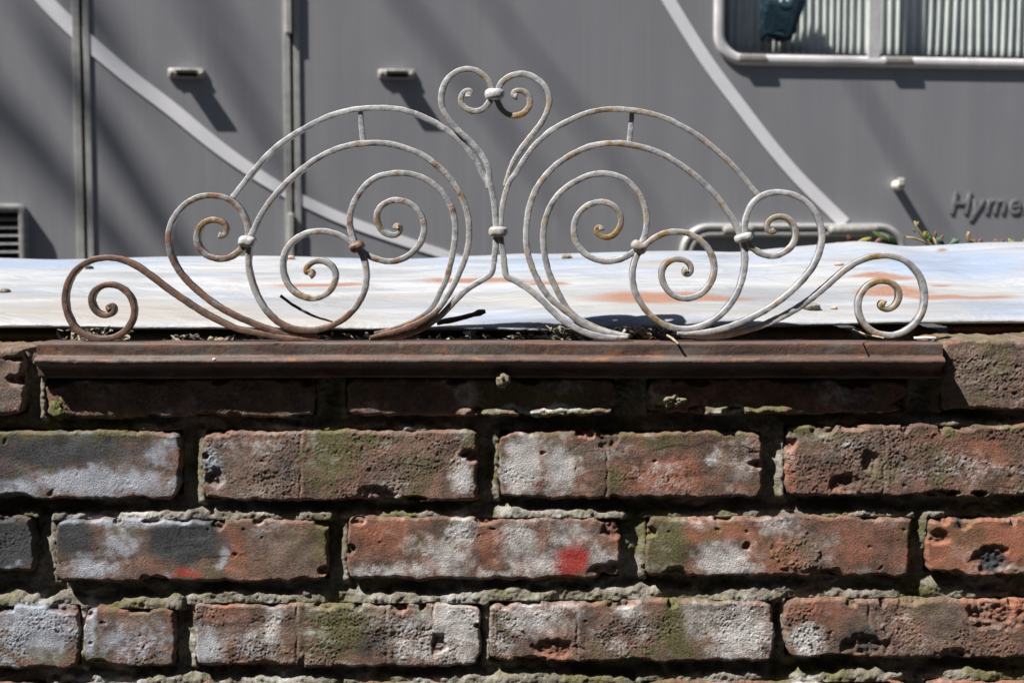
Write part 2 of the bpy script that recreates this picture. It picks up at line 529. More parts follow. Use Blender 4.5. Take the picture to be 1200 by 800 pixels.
# ================================================================== BRICK WALL
# spray paint, moss and bare clay that lie on the wall, in the photograph's own pixels
W, D, G, R, C, Tn = 'white', 'dark', 'moss', 'red', 'clay', 'tone'
PATCH = [
    (W, 120, 566, 88, 19, 1.1), (W, 20, 574, 36, 14, .7), (W, 185, 530, 16, 24, .55), (D, 70, 530, 130, 22, .8), (D, 8, 560, 40, 40, .6),
    (G, 75, 512, 120, 13, 1.0), (G, 185, 512, 22, 8, .6), (W, 200, 515, 14, 10, .7), (G, 20, 590, 35, 22, .8),
    (W, 250, 548, 13, 34, .55), (D, 250, 545, 18, 30, .55), (D, 335, 540, 12, 30, .5), (G, 385, 530, 34, 42, .95), (G, 420, 515, 60, 10, .6), (W, 541, 556, 13, 22, 1.0),
    (G, 548, 515, 12, 12, .8), (Tn, 300, 555, 60, 34, .8), (Tn, 470, 545, 70, 40, .35),
    (W, 611, 545, 24, 38, 1.1), (W, 658, 550, 24, 34, .85), (W, 650, 522, 30, 12, .4), (C, 778, 556, 44, 24, .85), (G, 720, 560, 20, 24, .55), (G, 775, 520, 36, 13, .7),
    (W, 835, 536, 10, 9, .7), (C, 862, 570, 12, 7, .6), (Tn, 690, 530, 30, 20, .6), (G, 850, 508, 50, 6, .6), (Tn, 860, 545, 40, 30, .6),
    (G, 940, 505, 22, 9, .9), (G, 1100, 550, 12, 24, .75), (G, 1112, 507, 10, 8, .8), (C, 928, 545, 9, 40, .6), (C, 1155, 530, 32, 24, .5), (Tn, 1040, 540, 50, 40, .7), (G, 1175, 498, 30, 7, .7), (Tn, 1000, 515, 60, 20, .6),
    # third course
    (D, 10, 640, 40, 44, 1.0), (G, 15, 645, 34, 26, .9), (W, 14, 664, 14, 4, .6), (G, 20, 605, 30, 8, .8),
    (D, 85, 625, 28, 34, .85), (D, 215, 632, 52, 30, 1.1), (W, 140, 637, 24, 20, .7), (W, 108, 664, 32, 16, .85), (W, 150, 608, 75, 9, .95), (W, 200, 611, 34, 7, .6),
    (R, 220, 673, 20, 6, .62), (C, 275, 645, 14, 34, .7), (C, 105, 632, 8, 9, .4), (C, 190, 660, 28, 10, .35), (G, 378, 625, 16, 34, .75), (Tn, 335, 645, 45, 30, .5), (W, 258, 655, 6, 14, .7),
    (C, 445, 625, 40, 26, .75), (W, 543, 622, 18, 22, .9), (W, 522, 652, 30, 26, .75), (W, 455, 668, 60, 10, .65), (W, 608, 636, 26, 32, .7), (W, 665, 625, 40, 26, .45),
    (W, 632, 660, 40, 16, .7), (W, 705, 655, 20, 22, .6), (R, 670, 658, 23, 21, 1.0), (C, 580, 640, 20, 26, .5), (C, 720, 640, 8, 30, .5), (W, 590, 673, 60, 6, .6),
    (G, 782, 640, 30, 40, .95), (C, 850, 622, 70, 18, .75), (C, 895, 655, 26, 20, .7), (W, 846, 656, 32, 20, 1.0), (W, 878, 664, 20, 8, .8), (W, 910, 616, 26, 14, .55), (C, 920, 650, 30, 24, .5),
    (C, 1000, 640, 40, 30, .35), (Tn, 950, 640, 32, 26, .9), (D, 1040, 650, 25, 25, .3), (C, 1150, 640, 90, 46, 1.0), (D, 1160, 655, 22, 16, .75), (D, 1128, 612, 8, 8, .7),
    # fourth course
    (W, 40, 735, 56, 36, .95), (D, 30, 712, 60, 14, .6), (W, 45, 712, 26, 9, 1.0), (G, 55, 765, 45, 12, .8), (W, 104, 735, 8, 34, .9), (W, 150, 752, 60, 26, .5), (C, 140, 706, 40, 8, .6), (G, 115, 770, 22, 9, .9),
    (Tn, 160, 735, 40, 34, .5), (W, 242, 757, 24, 26, .85), (W, 320, 735, 14, 34, .8), (W, 300, 752, 24, 20, .5), (C, 262, 715, 30, 16, .6), (G, 395, 732, 46, 44, .95), (G, 388, 702, 26, 12, .8),
    (W, 535, 735, 44, 48, .85), (W, 478, 745, 28, 40, .55), (W, 500, 760, 50, 16, .6), (C, 520, 708, 36, 8, .55), (D, 440, 755, 24, 30, .5), (Tn, 450, 730, 30, 40, .6),
    (W, 622, 722, 42, 26, .75), (W, 585, 755, 22, 14, .5), (C, 645, 765, 18, 12, .6), (C, 650, 742, 20, 10, .45), (Tn, 735, 735, 40, 40, .5), (W, 740, 715, 16, 9, .8), (G, 795, 735, 26, 50, .85),
    (W, 865, 740, 44, 44, .8), (W, 820, 725, 22, 30, .5), (G, 760, 765, 30, 12, .6), (C, 590, 708, 14, 14, .4),
    (W, 945, 752, 20, 22, 1.0), (C, 960, 715, 50, 16, .55), (C, 1165, 712, 38, 20, 1.0), (C, 1190, 705, 40, 24, .9), (C, 1060, 735, 34, 30, .35), (D, 1010, 745, 34, 24, .5), (Tn, 1100, 730, 40, 36, .55),
    # fifth course
    (W, 110, 800, 80, 14, .7), (W, 330, 800, 50, 10, .6), (W, 490, 800, 40, 8, .5), (G, 920, 795, 26, 12, 1.0), (W, 945, 800, 20, 10, .9), (C, 560, 800, 90, 10, .5), (C, 1010, 800, 60, 12, .8), (C, 1150, 802, 80, 12, .7),
    # top course under the rail
    (C, 130, 465, 80, 22, .2), (G, 650, 462, 60, 30, .8), (W, 545, 460, 18, 22, .5), (G, 580, 462, 30, 30, .8), (W, 660, 452, 26, 12, .4), (G, 640, 481, 90, 6, .9), (W, 640, 479, 60, 4, .7), (G, 870, 478, 60, 10, .9),
    (D, 480, 465, 40, 25, .4), (Tn, 12, 445, 40, 50, .9), (Tn, 1160, 435, 70, 50, .8),
]


def wall_masks(u, v, sd=0.0, mortar=False):
    wu = u + 7 * pn(u / 28, v / 28, 3.3) + 3 * pn(u / 9, v / 9, 1.3)
    wv = v + 6 * pn(u / 28, v / 28, 8.1) + 3 * pn(u / 9, v / 9, 5.9)
    br = fbm(u / 11, v / 11, 2.2, 3, 0.6)
    out = {k: np.zeros_like(u) for k in (W, D, G, R, C, Tn)}
    for k, cu, cv, ru, rv, s in PATCH:
        d = np.sqrt(((wu - cu) / ru) ** 2 + ((wv - cv) / rv) ** 2)
        out[k] = np.maximum(out[k], s * np.clip(1.35 - d, 0, 1))
    o = {}
    for k, a in out.items():
        amp = {W: .34, D: .25, G: .45, R: .18, C: .3, Tn: .4}[k]
        lo, hi = {W: (.0, .95), D: (.05, .8), G: (.05, .85), R: (.05, .85), C: (.05, .8), Tn: (.1, .7)}[k]
        o[k] = sst(lo, hi, a + amp * br * np.clip(a * 4, 0, 1)) * np.clip(np.max(a) * 2, 0, 1)
        if k == W:
            o[k] = o[k] * 0.95
    # faint lime bloom everywhere, moss along the tops
    bloom = sst(0.0, 1.0, fbm(u / 70, v / 36, 7.7, 5, 0.62)) * 0.58
    o[W] = np.maximum(o[W], bloom * sst(-0.6, 0.7, br) * (1 - 0.85 * o[D]))
    o[G] = np.maximum(o[G], (0.85 if mortar else 0.5) * sst(0.12, 0.75, fbm(u / 45 + 9, v / 45, 4.4, 4, 0.6)))
    return o


# (left, right, top, bottom) of every brick face in view, in the photograph's pixels; options
BRICKS = [
    dict(r=(-296, 28, 408, 487), rough=.5),
    dict(r=(50, 370, 444, 489), rough=.6), dict(r=(404, 722, 444, 487), rough=.5, lip=(540, 720)),
    dict(r=(758, 1066, 444, 485), rough=.5, lip=(815, 925)), dict(r=(1106, 1420, 398, 480), rough=.9),
    dict(r=(-112, 212, 502, 584), rough=.1), dict(r=(237, 559, 503, 586), rough=.9, cracks=(352,), chips=((440, 583, 26, 14), (252, 560, 12, 12))),
    dict(r=(584, 893, 504, 584), rough=.45, cracks=(711,), chips=((712, 512, 16, 16),)),
    dict(r=(919, 1238, 497, 580), rough=1.0, cracks=(1036,), chips=((990, 566, 18, 12), (1020, 540, 10, 14))),
    dict(r=(-284, 40, 597, 671), rough=.7),
    dict(r=(64, 385, 601, 682), rough=.12), dict(r=(406, 727, 599, 679), rough=.22, chips=((718, 612, 16, 20), (715, 672, 26, 14))),
    dict(r=(757, 1068, 598, 676), rough=.18, bumps=((935, 648, 30, 22),), chips=((815, 605, 10, 9), (875, 640, 6, 6))),
    dict(r=(1087, 1404, 598, 674), rough=.22, chips=((1097, 628, 18, 10), (1160, 655, 26, 18), (1130, 612, 9, 9))),
    dict(r=(-226, 94, 700, 782), rough=.8), dict(r=(97, 207, 703, 781), rough=.8),
    dict(r=(227, 564, 697, 781), rough=.85, cracks=(347, 453, 508), chips=((515, 755, 10, 12),)),
    dict(r=(572, 906, 694, 775), rough=.85, cracks=(676,), chips=((650, 760, 30, 12),)),
    dict(r=(921, 1244, 691, 771), rough=.8, cracks=(1019,), chips=((1012, 757, 30, 15), (1165, 720, 36, 20))),
    dict(r=(-270, 52, 793, 874), rough=.6), dict(r=(64, 386, 795, 875), rough=.6), dict(r=(412, 735, 794, 874), rough=.6),
    dict(r=(752, 1066, 791, 872), rough=.6), dict(r=(1085, 1404, 790, 870), rough=.6),
    # just outside the picture
    dict(r=(1444, 1760, 400, 482), low=1), dict(r=(1262, 1580, 499, 581), low=1), dict(r=(1428, 1745, 599, 676), low=1), dict(r=(1268, 1590, 693, 773), low=1), dict(r=(1428, 1740, 792, 872), low=1),
    dict(r=(-630, -318, 408, 487), low=1), dict(r=(-460, -136, 502, 584), low=1), dict(r=(-620, -306, 598, 676), low=1), dict(r=(-560, -248, 700, 782), low=1), dict(r=(-610, -294, 793, 874), low=1),
]
for k in range(7):
    BRICKS.append(dict(r=(-470 + 345 * k - 170, -470 + 345 * k + 148, 892, 972), low=1))
for k in range(7):
    BRICKS.append(dict(r=(-470 + 345 * k - 10, -470 + 345 * k + 308, 990, 1070), low=1))

wall = thing('brick_wall', 'old red brick wall with flaking spray paint and mossy joints across the foreground', 'wall', (0, 0, 0))
RECT = []


def make_brick(i, spec):
    u0, u1, v0, v1 = spec['r']
    v0 += 2 if 490 < v0 < 520 else (8 if 590 < v0 < 620 else (10 if 680 < v0 < 720 else (8 if v0 > 780 else 0)))
    a, b = P(u0, v0), P(u1, v1)
    x0, x1, z1, z0 = a.x, b.x, a.z, b.z
    if v1 > 900:                                        # below the picture: keep the rows level
        z1, z0 = P(600, v0).z, P(600, v1).z
    RECT.append((x0, x1, z0, z1))
    w, h = x1 - x0, z1 - z0
    res = 0.0035 if spec.get('low') else 0.00075
    nu, nv = int(w / res) + 1, int(h / res) + 1
    offs = np.array([0.0012, 0.0028, 0.005, 0.009, 0.016, 0.03, 0.085])
    ko = len(offs)
    s = np.concatenate([np.zeros(ko), np.linspace(0, 1, nu), np.ones(ko)])
    t = np.concatenate([np.zeros(ko), np.linspace(0, 1, nv), np.ones(ko)])
    ds = np.concatenate([np.arange(ko, 0, -1), np.zeros(nu), np.arange(1, ko + 1)]).astype(int)
    dt = np.concatenate([np.arange(ko, 0, -1), np.zeros(nv), np.arange(1, ko + 1)]).astype(int)
    S, T = np.meshgrid(s, t)
    DS, DT = np.meshgrid(ds, dt)
    back = np.concatenate([[0], offs])[np.maximum(DS, DT)]
    sd = 13.7 * i
    X = x0 + S * w
    Z = z0 + T * h
    # wandering outline
    def edge(q, k):
        return 0.0021 * pn(q / 0.045, sd, k) + 0.0016 * pn(q / 0.012, sd, k + 4) + 0.0009 * pn(q / 0.0045, sd, k + 8)
    corner = 0.0045
    cl, cr = np.exp(-(S * w) / 0.005), np.exp(-((1 - S) * w) / 0.005)
    cb, ctp = np.exp(-(T * h) / 0.005), np.exp(-((1 - T) * h) / 0.005)
    jl = edge(Z, 1.1) + corner * (cb + ctp) * (0.6 + 0.5 * pn(sd, 1.0, 0.5))
    jr = edge(Z, 2.2) - corner * (cb + ctp) * (0.6 + 0.5 * pn(sd, 2.0, 0.5))
    jb = edge(X, 3.3) + corner * (cl + cr) * 0.5
    jt = edge(X, 4.4) - corner * (cl + cr) * 0.5
    X = X + jl * (1 - S) ** 3 + jr * S ** 3
    Z = Z + jb * (1 - T) ** 2 + jt * T ** 2
    de = np.minimum(np.minimum(S, 1 - S) * w, np.minimum(T, 1 - T) * h)
    u, v = to_uv(X, 0 * X, Z)
    rr = 0.0027 * (1 + 0.8 * pn(X / 0.02, Z / 0.02, sd))
    y = 0.0026 * np.clip(1 - de / rr, 0, 1) ** 2
    y = y + 0.0011 * pn(X / 0.05, Z / 0.03, sd + 1) + 0.0006 * pn(X / 0.016, Z / 0.014, sd + 2)
    rough = spec.get('rough', 0.6)
    Rm = np.clip(sst(-0.35, 0.75, 1.2 * pn(X / 0.04, Z / 0.026, sd + 3) + (rough - 0.58) * 1.3), 0.07, 1)
    crumb = np.abs(pn(X / 0.0085, Z / 0.0065, sd + 5)) * 0.55 - np.abs(pn(X / 0.0030, Z / 0.0028, sd + 6)) * 0.60 + pn(X / 0.0017, Z / 0.0017, sd + 7) * 0.55
    y = y + 0.00088 * Rm * crumb
    shelf = pn(X / 0.06 + 0.5 * pn(X / 0.02, Z / 0.02, sd), Z / 0.018, sd + 21)
    y = y + (0.0004 * sst(0.25, 0.42, shelf) + 0.0003 * sst(-0.30, -0.5, shelf)) * (0.4 + 0.6 * (i % 3 == 1))
    # pock marks
    y = y + 0.0010 * sst(0.62, 0.9, pn(X / 0.007, Z / 0.007, sd + 9))
    # grains and crumbs stuck on
    y = y - 0.0011 * sst(0.66, 0.95, pn(X / 0.0055, Z / 0.0055, sd + 12)) * Rm
    rr_ = random.Random(i * 31 + 5)
    chips = list(spec.get('chips', ()))
    for _ in range(rr_.randint(3, 10)):
        e = rr_.random()
        cu = u0 + (u1 - u0) * rr_.random()
        cv = v0 + 2 if e < .45 else v1 - 2
        if e > .8:
            cu, cv = (u0 + 3 if e < .9 else u1 - 3), v0 + (v1 - v0) * rr_.random()
        chips.append((cu, cv, rr_.uniform(4, 22) ** 1.0, rr_.uniform(3, 10)))
    nspec = len(spec.get('chips', ()))
    for ci, (cu, cv, ru, rv) in enumerate(chips):
        d = np.sqrt(((u - cu) / ru) ** 2 + ((v - cv) / rv) ** 2) + 0.35 * pn(u / 9, v / 9, sd + cu)
        y = y + (0.0036 if ci < nspec else 0.0062) * sst(1.08, 0.55, d) * (0.75 + 0.35 * pn(u / 6, v / 6, cu))
    for cu, cv, ru, rv in spec.get('bumps', ()):
        d = np.sqrt(((u - cu) / ru) ** 2 + ((v - cv) / rv) ** 2) + 0.4 * pn(u / 9, v / 9, sd)
        y = y - 0.0014 * sst(1.1, 0.8, d) * (0.5 + 0.9 * np.abs(pn(u / 4.5, v / 4.5, 3)))
    for c in spec.get('cracks', ()):
        wob = 2.5 * pn(v / 14, c, sd)
        y = y + 0.0009 * np.exp(-((u - c - wob) / 1.3) ** 2) * sst(-0.5, 0.2, pn(v / 25, c, 2.2)) - 0.0004 * np.exp(-((u - c - 4 - wob) / 4.0) ** 2)
    if 'lip' in spec:
        la, lb = spec['lip']
        m = sst(la - 8, la + 8, u) * sst(lb + 8, lb - 8, u)
        top = v1 - 7 + 3 * pn(u / 14, 3.3, sd)
        y = y - 0.0052 * m * sst(top - 3, top + 3, v) * (0.85 + 0.35 * pn(u / 7, v / 5, 9))
    pitdark = sst(0.0004, 0.0022, y)
    y = y + 0.0018 * pn(i * 3.1, 7.7, 1.1)             # no two bricks are laid quite flush
    y = y + 0.0016 * pn(i * 1.7, 2.2, 5.0) * (S - .5) * 2
    jit = (back > 0) * 0.0005
    Y = y + back
    X = X + jit * pn(X / 0.006, Y / 0.004, Z / 0.006)
    Z = Z + jit * pn(X / 0.006, Y / 0.004, Z / 0.006 + 40)
    m = wall_masks(u, v, sd)
    m[W] = m[W] * (1 - 0.65 * pitdark)
    side = sst(0.0, 0.006, back)
    m[G] = np.maximum(m[G], side * sst(0.1, 0.6, pn(X / 0.012, Y / 0.01, Z / 0.01) + 0.3))
    tone = np.clip(m[Tn] + 0.45 * sst(-0.2, 0.7, pn(i * 2.3, 5.1, 0.7)) + 0.3 * pn(X / 0.03, Z / 0.03, sd), 0, 1)
    me = grid_mesh('brick', X, Y, Z, dict(
        mask_a=(m[W], np.maximum(m[D], 0.0), m[G] * (1 - 0.5 * m[W])),
        mask_b=(m[R], m[C] * (1 - 0.45 * pitdark), tone)))
    return link('brick', me, M['brick'], wall)


for i, b in enumerate(BRICKS):
    make_brick(i, b)

# ---- mortar: one sheet with real depth, proud on the brick below, raked out under the brick above
def make_mortar():
    x0, x1 = -0.98, 0.98
    zt, zb = P(600, 412).z, P(600, 1075).z
    fine = np.arange(-0.47, 0.47, 0.0011)
    xs = np.concatenate([np.linspace(x0, -0.472, 120), fine, np.linspace(0.472, x1, 120)])
    zf = np.arange(P(600, 815).z, zt, 0.0011)
    zs = np.concatenate([np.linspace(zb, zf[0] - 0.0013, 60), zf])
    X, Z = np.meshgrid(xs, zs)
    u, v = to_uv(X, 0 * X, Z)
    dtop = np.full(X.shape, 1.0)
    dleft = np.full(X.shape, 1.0)
    inside = np.full(X.shape, -1.0)
    for (a, b, c, d) in RECT:
        ox = np.maximum(np.maximum(a - X, X - b), 0)
        oz = np.maximum(np.maximum(c - Z, Z - d), 0)
        dtop = np.where(Z >= d - 0.002, np.minimum(dtop, np.hypot(Z - d, ox * 1.4)), dtop)
        dleft = np.where(X <= a + 0.002, np.minimum(dleft, np.hypot(a - X, oz * 1.4)), dleft)
        ins = np.minimum(np.minimum(X - a, b - X), np.minimum(Z - c, d - Z))
        inside = np.maximum(inside, ins)
    deep = 0.0115 + 0.0060 * pn(X / 0.045, Z / 0.03, 1.7) + 0.002 * pn(X / 0.012, Z / 0.012, 8.7)
    amt = np.clip(0.40 + 0.42 * sst(575, 610, v) + 0.85 * pn(X / 0.05, Z / 0.09, 4.4) + 0.3 * pn(X / 0.014, Z / 0.02, 6.1), 0, 1)
    w1 = (0.0065 + 0.0030 * sst(575, 610, v)) * (1 + 0.5 * pn(X / 0.03, Z / 0.03, 2.6) + 0.45 * pn(X / 0.009, Z / 0.009, 7.6))
    fill = amt * np.exp(-(np.maximum(dtop, 0) / w1) ** 4)
    fill2 = np.clip(0.62 + 0.8 * pn(X / 0.06, Z / 0.04, 9.4), 0, 1) * np.exp(-(np.maximum(dleft, 0) / (0.0055 + 0.002 * pn(X / .01, Z / .012, 3.9))) ** 3)
    f = np.maximum(fill, fill2)
    Y = deep * (1 - f) + (0.0020 + 0.0014 * np.abs(pn(X / 0.016, Z / 0.008, 12.0))) * f
    Y = Y + 0.0009 * pn(X / 0.009, Z / 0.006, 3.1) + 0.0006 * pn(X / 0.0042, Z / 0.004, 5.1) + 0.0009 * pn(X / 0.0028, Z / 0.0028, 7.1)
    Y = np.minimum(Y + sst(0.0005, 0.003, inside) * 0.010, 0.0245)
    m = wall_masks(u, v, 0, True)
    m[G] = np.maximum(m[G], 0.8 * sst(0.1, 0.7, pn(X / 0.06, Z / 0.04, 5.5) + 0.4 * pn(X / 0.01, Z / 0.01, 5.5)))
    me = grid_mesh('mortar', X, Y, Z, dict(mask_a=(m[W] * 0.7, m[D] * 0.6, m[G])))
    o = link('mortar', me, M['mortar'], wall)
    return o


make_mortar()

# ---- the body of the wall behind the face
ZT = P(600, 402, -0.006).z                      # top of the rail
bm = box_bm(-2.2, 2.2, 0.026, 0.50, 0.0, ZT - 0.022)
core = link('core', bm_mesh('core', bm), M['core'], wall)
bm = box_bm(-2.2, -0.985, 0.002, 0.0255, 0.0, ZT - 0.012)
box_bm(0.985, 2.2, 0.002, 0.0255, 0.0, ZT - 0.012, bm=bm)
box_bm(-0.984, 0.984, 0.003, 0.0255, 0.0, P(600, 1074).z, bm=bm)
link('plain_wall_face', bm_mesh('plain_wall_face', bm), M['mortar'], wall)

# ---- the set-back course that carries the sheet
def setback(xa, xb, ztop, i, masks):
    nx, nz, nd = int((xb - xa) / 0.002), 14, 30
    prof = [(0.084, ZT - 0.026)] + [(0.084, ZT - 0.026 + (ztop - 0.003 - ZT + 0.026) * k / nz) for k in range(1, nz + 1)] + \
           [(0.0845, ztop - 0.0015), (0.086, ztop - 0.0004)] + [(0.088 + 0.10 * k / nd, ztop) for k in range(nd + 1)]
    pr = np.array(prof)
    xs = np.linspace(xa, xb, nx)
    X = np.repeat(xs[None], len(pr), 0)
    Y = np.repeat(pr[:, :1], nx, 1)
    Z = np.repeat(pr[:, 1:], nx, 1)
    n = 0.0012 * pn(X / 0.012, Y / 0.01, Z / 0.01 + i * 9) + 0.0007 * pn(X / 0.004, Y / 0.004, Z / 0.004 + i)
    Y = Y + n
    Z = Z + n * (Y > 0.087) * 0.6
    e = np.minimum(X - xa, xb - X)
    Y = Y + 0.004 * np.exp(-e / 0.003)
    me = grid_mesh('cap_brick', X, Y, Z, dict(mask_a=(0 * X, 0 * X, np.clip(masks[0] + 0.4 * pn(X / .01, Y / .01, Z / .01), 0, 1)),
                                              mask_b=(0 * X, np.full(X.shape, masks[1]), np.full(X.shape, masks[2]))))
    return link('cap_brick', me, M['brick'], wall)


for i, (ua, ub, vt, mk) in enumerate([(-260, 92, 391, (.8, .0, .6)), (104, 318, 392, (.6, .1, .5)), (330, 545, 391, (.5, .1, .5)), (557, 772, 391, (.4, .1, .5)),
                                      (784, 1000, 388, (.3, .2, .5)), (1012, 1100, 386, (.3, .3, .4)), (1112, 1330, 383, (.15, .75, .3))]):
    setback(P(ua, vt, 0.084).x, P(ub, vt, 0.084).x, P(600, vt, 0.084).z, i, mk)

# ================================================================== IRON RAIL
def make_rail():
    za, zb = P(600, 402, -0.006).z, P(600, 418, -0.006).z
    zc, zd = P(600, 428, -0.010).z, P(600, 443, -0.004).z
    prof = [(0.036, za - 0.0006), (0.020, za - 0.0002), (0.006, za), (-0.0045, za), (-0.0052, za - 0.00015), (-0.0058, za - 0.0006), (-0.006, za - 0.0012)]
    for k in range(1, 6):
        prof.append((-0.006, za - 0.0012 + (zb + 0.0002 - za + 0.0012) * k / 5))
    rb = (zb - zc) / 2
    for k in range(0, 13):
        a = math.pi / 2 + math.pi * k / 12 * 1.0
        prof.append((-0.0085 + rb * 1.35 * math.cos(a), (zb + zc) / 2 + rb * math.sin(a)))
    prof += [(-0.0055, zc - 0.0008), (-0.004, zc - 0.002)]
    for k in range(1, 5):
        prof.append((-0.0036, zc - 0.002 + (zd - zc + 0.002) * k / 4))
    prof += [(0.010, zd), (0.036, zd)]
    pr = np.array(prof)
    xa, xb = P(43, 410, -0.006).x, P(1105, 410, -0.006).x
    xs = np.arange(xa, xb, 0.0012)
    xs = np.concatenate([[xa], xs + 0.0006, [xb]])
    X = np.repeat(xs[None], len(pr), 0)
    Y = np.repeat(pr[:, :1], len(xs), 1)
    Z = np.repeat(pr[:, 1:], len(xs), 1)
    n = 0.00035 * pn(X / 0.06, Y / 0.01, Z / 0.006) + 0.0002 * pn(X / 0.008, Y / 0.005, Z / 0.004) + 0.00018 * pn(X / 0.003, Y / 0.003, Z / 0.003)
    nick = 0.0008 * sst(0.52, 0.8, pn(X / 0.012, Y / 0.006, Z / 0.006 + 30))
    Y = Y + n + nick
    Z = Z + 0.6 * n + 0.0008 * pn(X / 0.2, 0.3, 0.9)
    me = grid_mesh('rail', X, Y, Z, flip=False, wrap_i=True)
    bm = bmesh.new()
    bm.from_mesh(me)
    bm.verts.ensure_lookup_table()
    nn, mm = X.shape
    for j in (0, mm - 1):
        try:
            bm.faces.new([bm.verts[i * mm + j] for i in range(nn)])
        except ValueError:
            pass
    bmesh.ops.recalc_face_normals(bm, faces=bm.faces)
    bm.to_mesh(me)
    bm.free()
    o = link('iron_rail', me, M['rail'])
    tag(o, 'long rust brown iron rail with a rounded bead, carrying the scrollwork on the wall', 'rail')
    return o


make_rail()

# ================================================================== SCROLLWORK
def Z1(ox, oy, pts, k=5.0):
    return [(ox + a / k, oy + b / k) for a, b in pts]


SC = {}
SC['s1'] = Z1(60, 260, [(352, 515), (336, 503), (345, 487), (366, 488), (379, 512), (362, 537), (320, 548), (275, 530), (245, 490), (240, 440), (265, 395), (310, 370), (350, 366), (400, 378), (450, 415), (482, 470), (490, 530), (475, 585), (440, 635), (385, 670), (320, 684), (255, 678), (190, 655), (130, 600), (95, 520), (85, 440), (105, 350), (150, 280), (215, 235), (290, 213), (370, 212), (440, 228), (510, 262), (580, 310), (660, 372), (740, 430), (830, 490), (920, 545), (1010, 590), (1100, 628)]) + \
    Z1(280, 250, [(100, 697), (200, 718), (300, 732), (400, 734), (470, 726)])
SC['s2'] = Z1(180, 200, [(385, 378), (408, 386), (430, 365), (425, 322), (395, 297), (350, 288), (300, 305), (266, 345), (255, 400), (270, 450), (305, 490), (350, 512), (405, 518), (455, 505), (500, 475), (538, 435), (556, 390), (556, 335), (540, 280), (510, 224), (465, 181), (410, 156), (340, 146), (270, 156), (200, 190), (145, 245), (107, 310), (92, 380), (96, 450), (115, 520), (150, 585), (200, 645), (262, 705), (330, 758)]) + \
    Z1(60, 260, [(1000, 505), (1080, 547), (1150, 578)]) + Z1(280, 250, [(130, 660), (200, 686), (280, 704), (380, 714), (450, 710)])
SC['s3'] = Z1(280, 250, [(418, 368), (440, 352), (420, 335), (398, 352), (395, 320), (425, 288), (470, 275), (520, 287), (556, 322), (568, 372), (548, 435), (500, 480), (440, 498), (380, 490), (320, 455), (280, 400), (261, 340), (262, 270), (285, 205), (330, 155), (390, 121), (460, 106), (530, 109), (600, 132), (655, 168), (700, 208), (728, 252), (745, 312), (750, 380), (732, 460), (690, 540), (630, 605), (570, 645), (500, 673), (420, 686), (330, 677), (250, 647), (190, 602), (135, 532), (95, 450), (70, 370), (58, 290), (60, 225)]) + \
    Z1(180, 200, [(566, 400), (590, 350)]) + \
    Z1(240, 110, [(320, 732), (365, 660), (420, 588), (490, 515), (570, 446), (660, 382), (760, 332), (860, 302), (960, 291), (1050, 291), (1130, 305)]) + \
    Z1(380, 180, [(500, -22), (575, 10), (640, 55), (707, 112), (760, 175), (802, 245), (832, 325), (847, 400), (850, 480), (840, 560), (815, 640), (780, 725)]) + \
    Z1(400, 250, [(640, 452), (590, 530), (540, 588), (470, 633), (400, 663), (320, 690), (240, 708), (170, 726)])
SC['s4'] = Z1(380, 180, [(425, 440), (420, 425), (440, 422), (448, 448), (432, 472), (398, 481), (350, 462), (318, 420), (308, 365), (330, 315), (375, 283), (430, 273), (490, 287), (545, 327), (580, 390), (585, 460), (560, 530), (510, 585), (450, 620), (380, 632), (310, 618), (250, 592), (198, 548), (168, 490), (151, 420), (155, 350), (182, 275), (232, 200), (300, 145), (380, 121), (470, 115), (550, 131), (630, 172), (690, 226), (735, 292), (760, 370), (768, 450), (762, 540), (745, 620), (722, 715)]) + \
    Z1(400, 250, [(583, 450), (540, 535), (485, 598), (420, 640), (340, 668), (260, 690), (195, 702)])
SC['arch_l'] = Z1(240, 110, [(165, 610), (220, 540), (290, 450), (370, 362), (450, 292), (530, 237), (620, 186), (720, 138), (820, 107), (920, 89), (1030, 85), (1130, 92)]) + \
    Z1(480, 60, [(0, 356), (80, 386), (160, 427), (235, 477), (300, 530), (357, 600), (405, 672), (440, 745)]) + Z1(380, 180, [(955, 160), (968, 205)])
SC['heart_l'] = Z1(480, 60, [(345, 272), (338, 256), (356, 252), (366, 238), (338, 231), (308, 254), (300, 300), (326, 336), (376, 356), (426, 345), (464, 306), (482, 255), (478, 205), (450, 160), (400, 122), (345, 108), (280, 122), (226, 165), (195, 222), (185, 290), (200, 350), (236, 410), (283, 465), (335, 510), (392, 570), (438, 632), (463, 695)]) + \
    Z1(380, 180, [(968, 160), (987, 240), (999, 320), (1006, 430), (1006, 520), (994, 630), (985, 690), (972, 712)]) + Z1(400, 250, [(840, 382), (780, 416), (720, 458), (660, 518), (605, 578), (550, 625), (490, 665), (420, 697), (340, 722), (260, 736), (165, 737)])
SC['heart_r'] = Z1(480, 60, [(632, 268), (612, 268), (606, 245), (636, 232), (680, 242), (705, 282), (700, 330), (670, 365), (620, 384), (570, 372), (534, 336), (514, 280), (519, 225), (545, 180), (590, 150), (650, 136), (710, 147), (765, 182), (805, 232), (820, 292), (804, 360), (766, 430), (712, 500), (652, 580), (602, 660), (572, 740)]) + Z1(380, 180, [(1062, 160), (1058, 192)])
SC['arch_r'] = Z1(380, 180, [(1035, 430), (1042, 330), (1060, 240), (1088, 160)]) + Z1(480, 60, [(618, 725), (665, 645), (715, 574), (782, 506), (852, 453), (930, 411), (1020, 371), (1110, 348)]) + \
    Z1(680, 110, [(180, 92), (300, 99), (400, 116), (500, 146), (600, 195), (680, 242), (760, 302), (840, 371), (910, 440), (970, 512), (1010, 560), (1045, 598)])
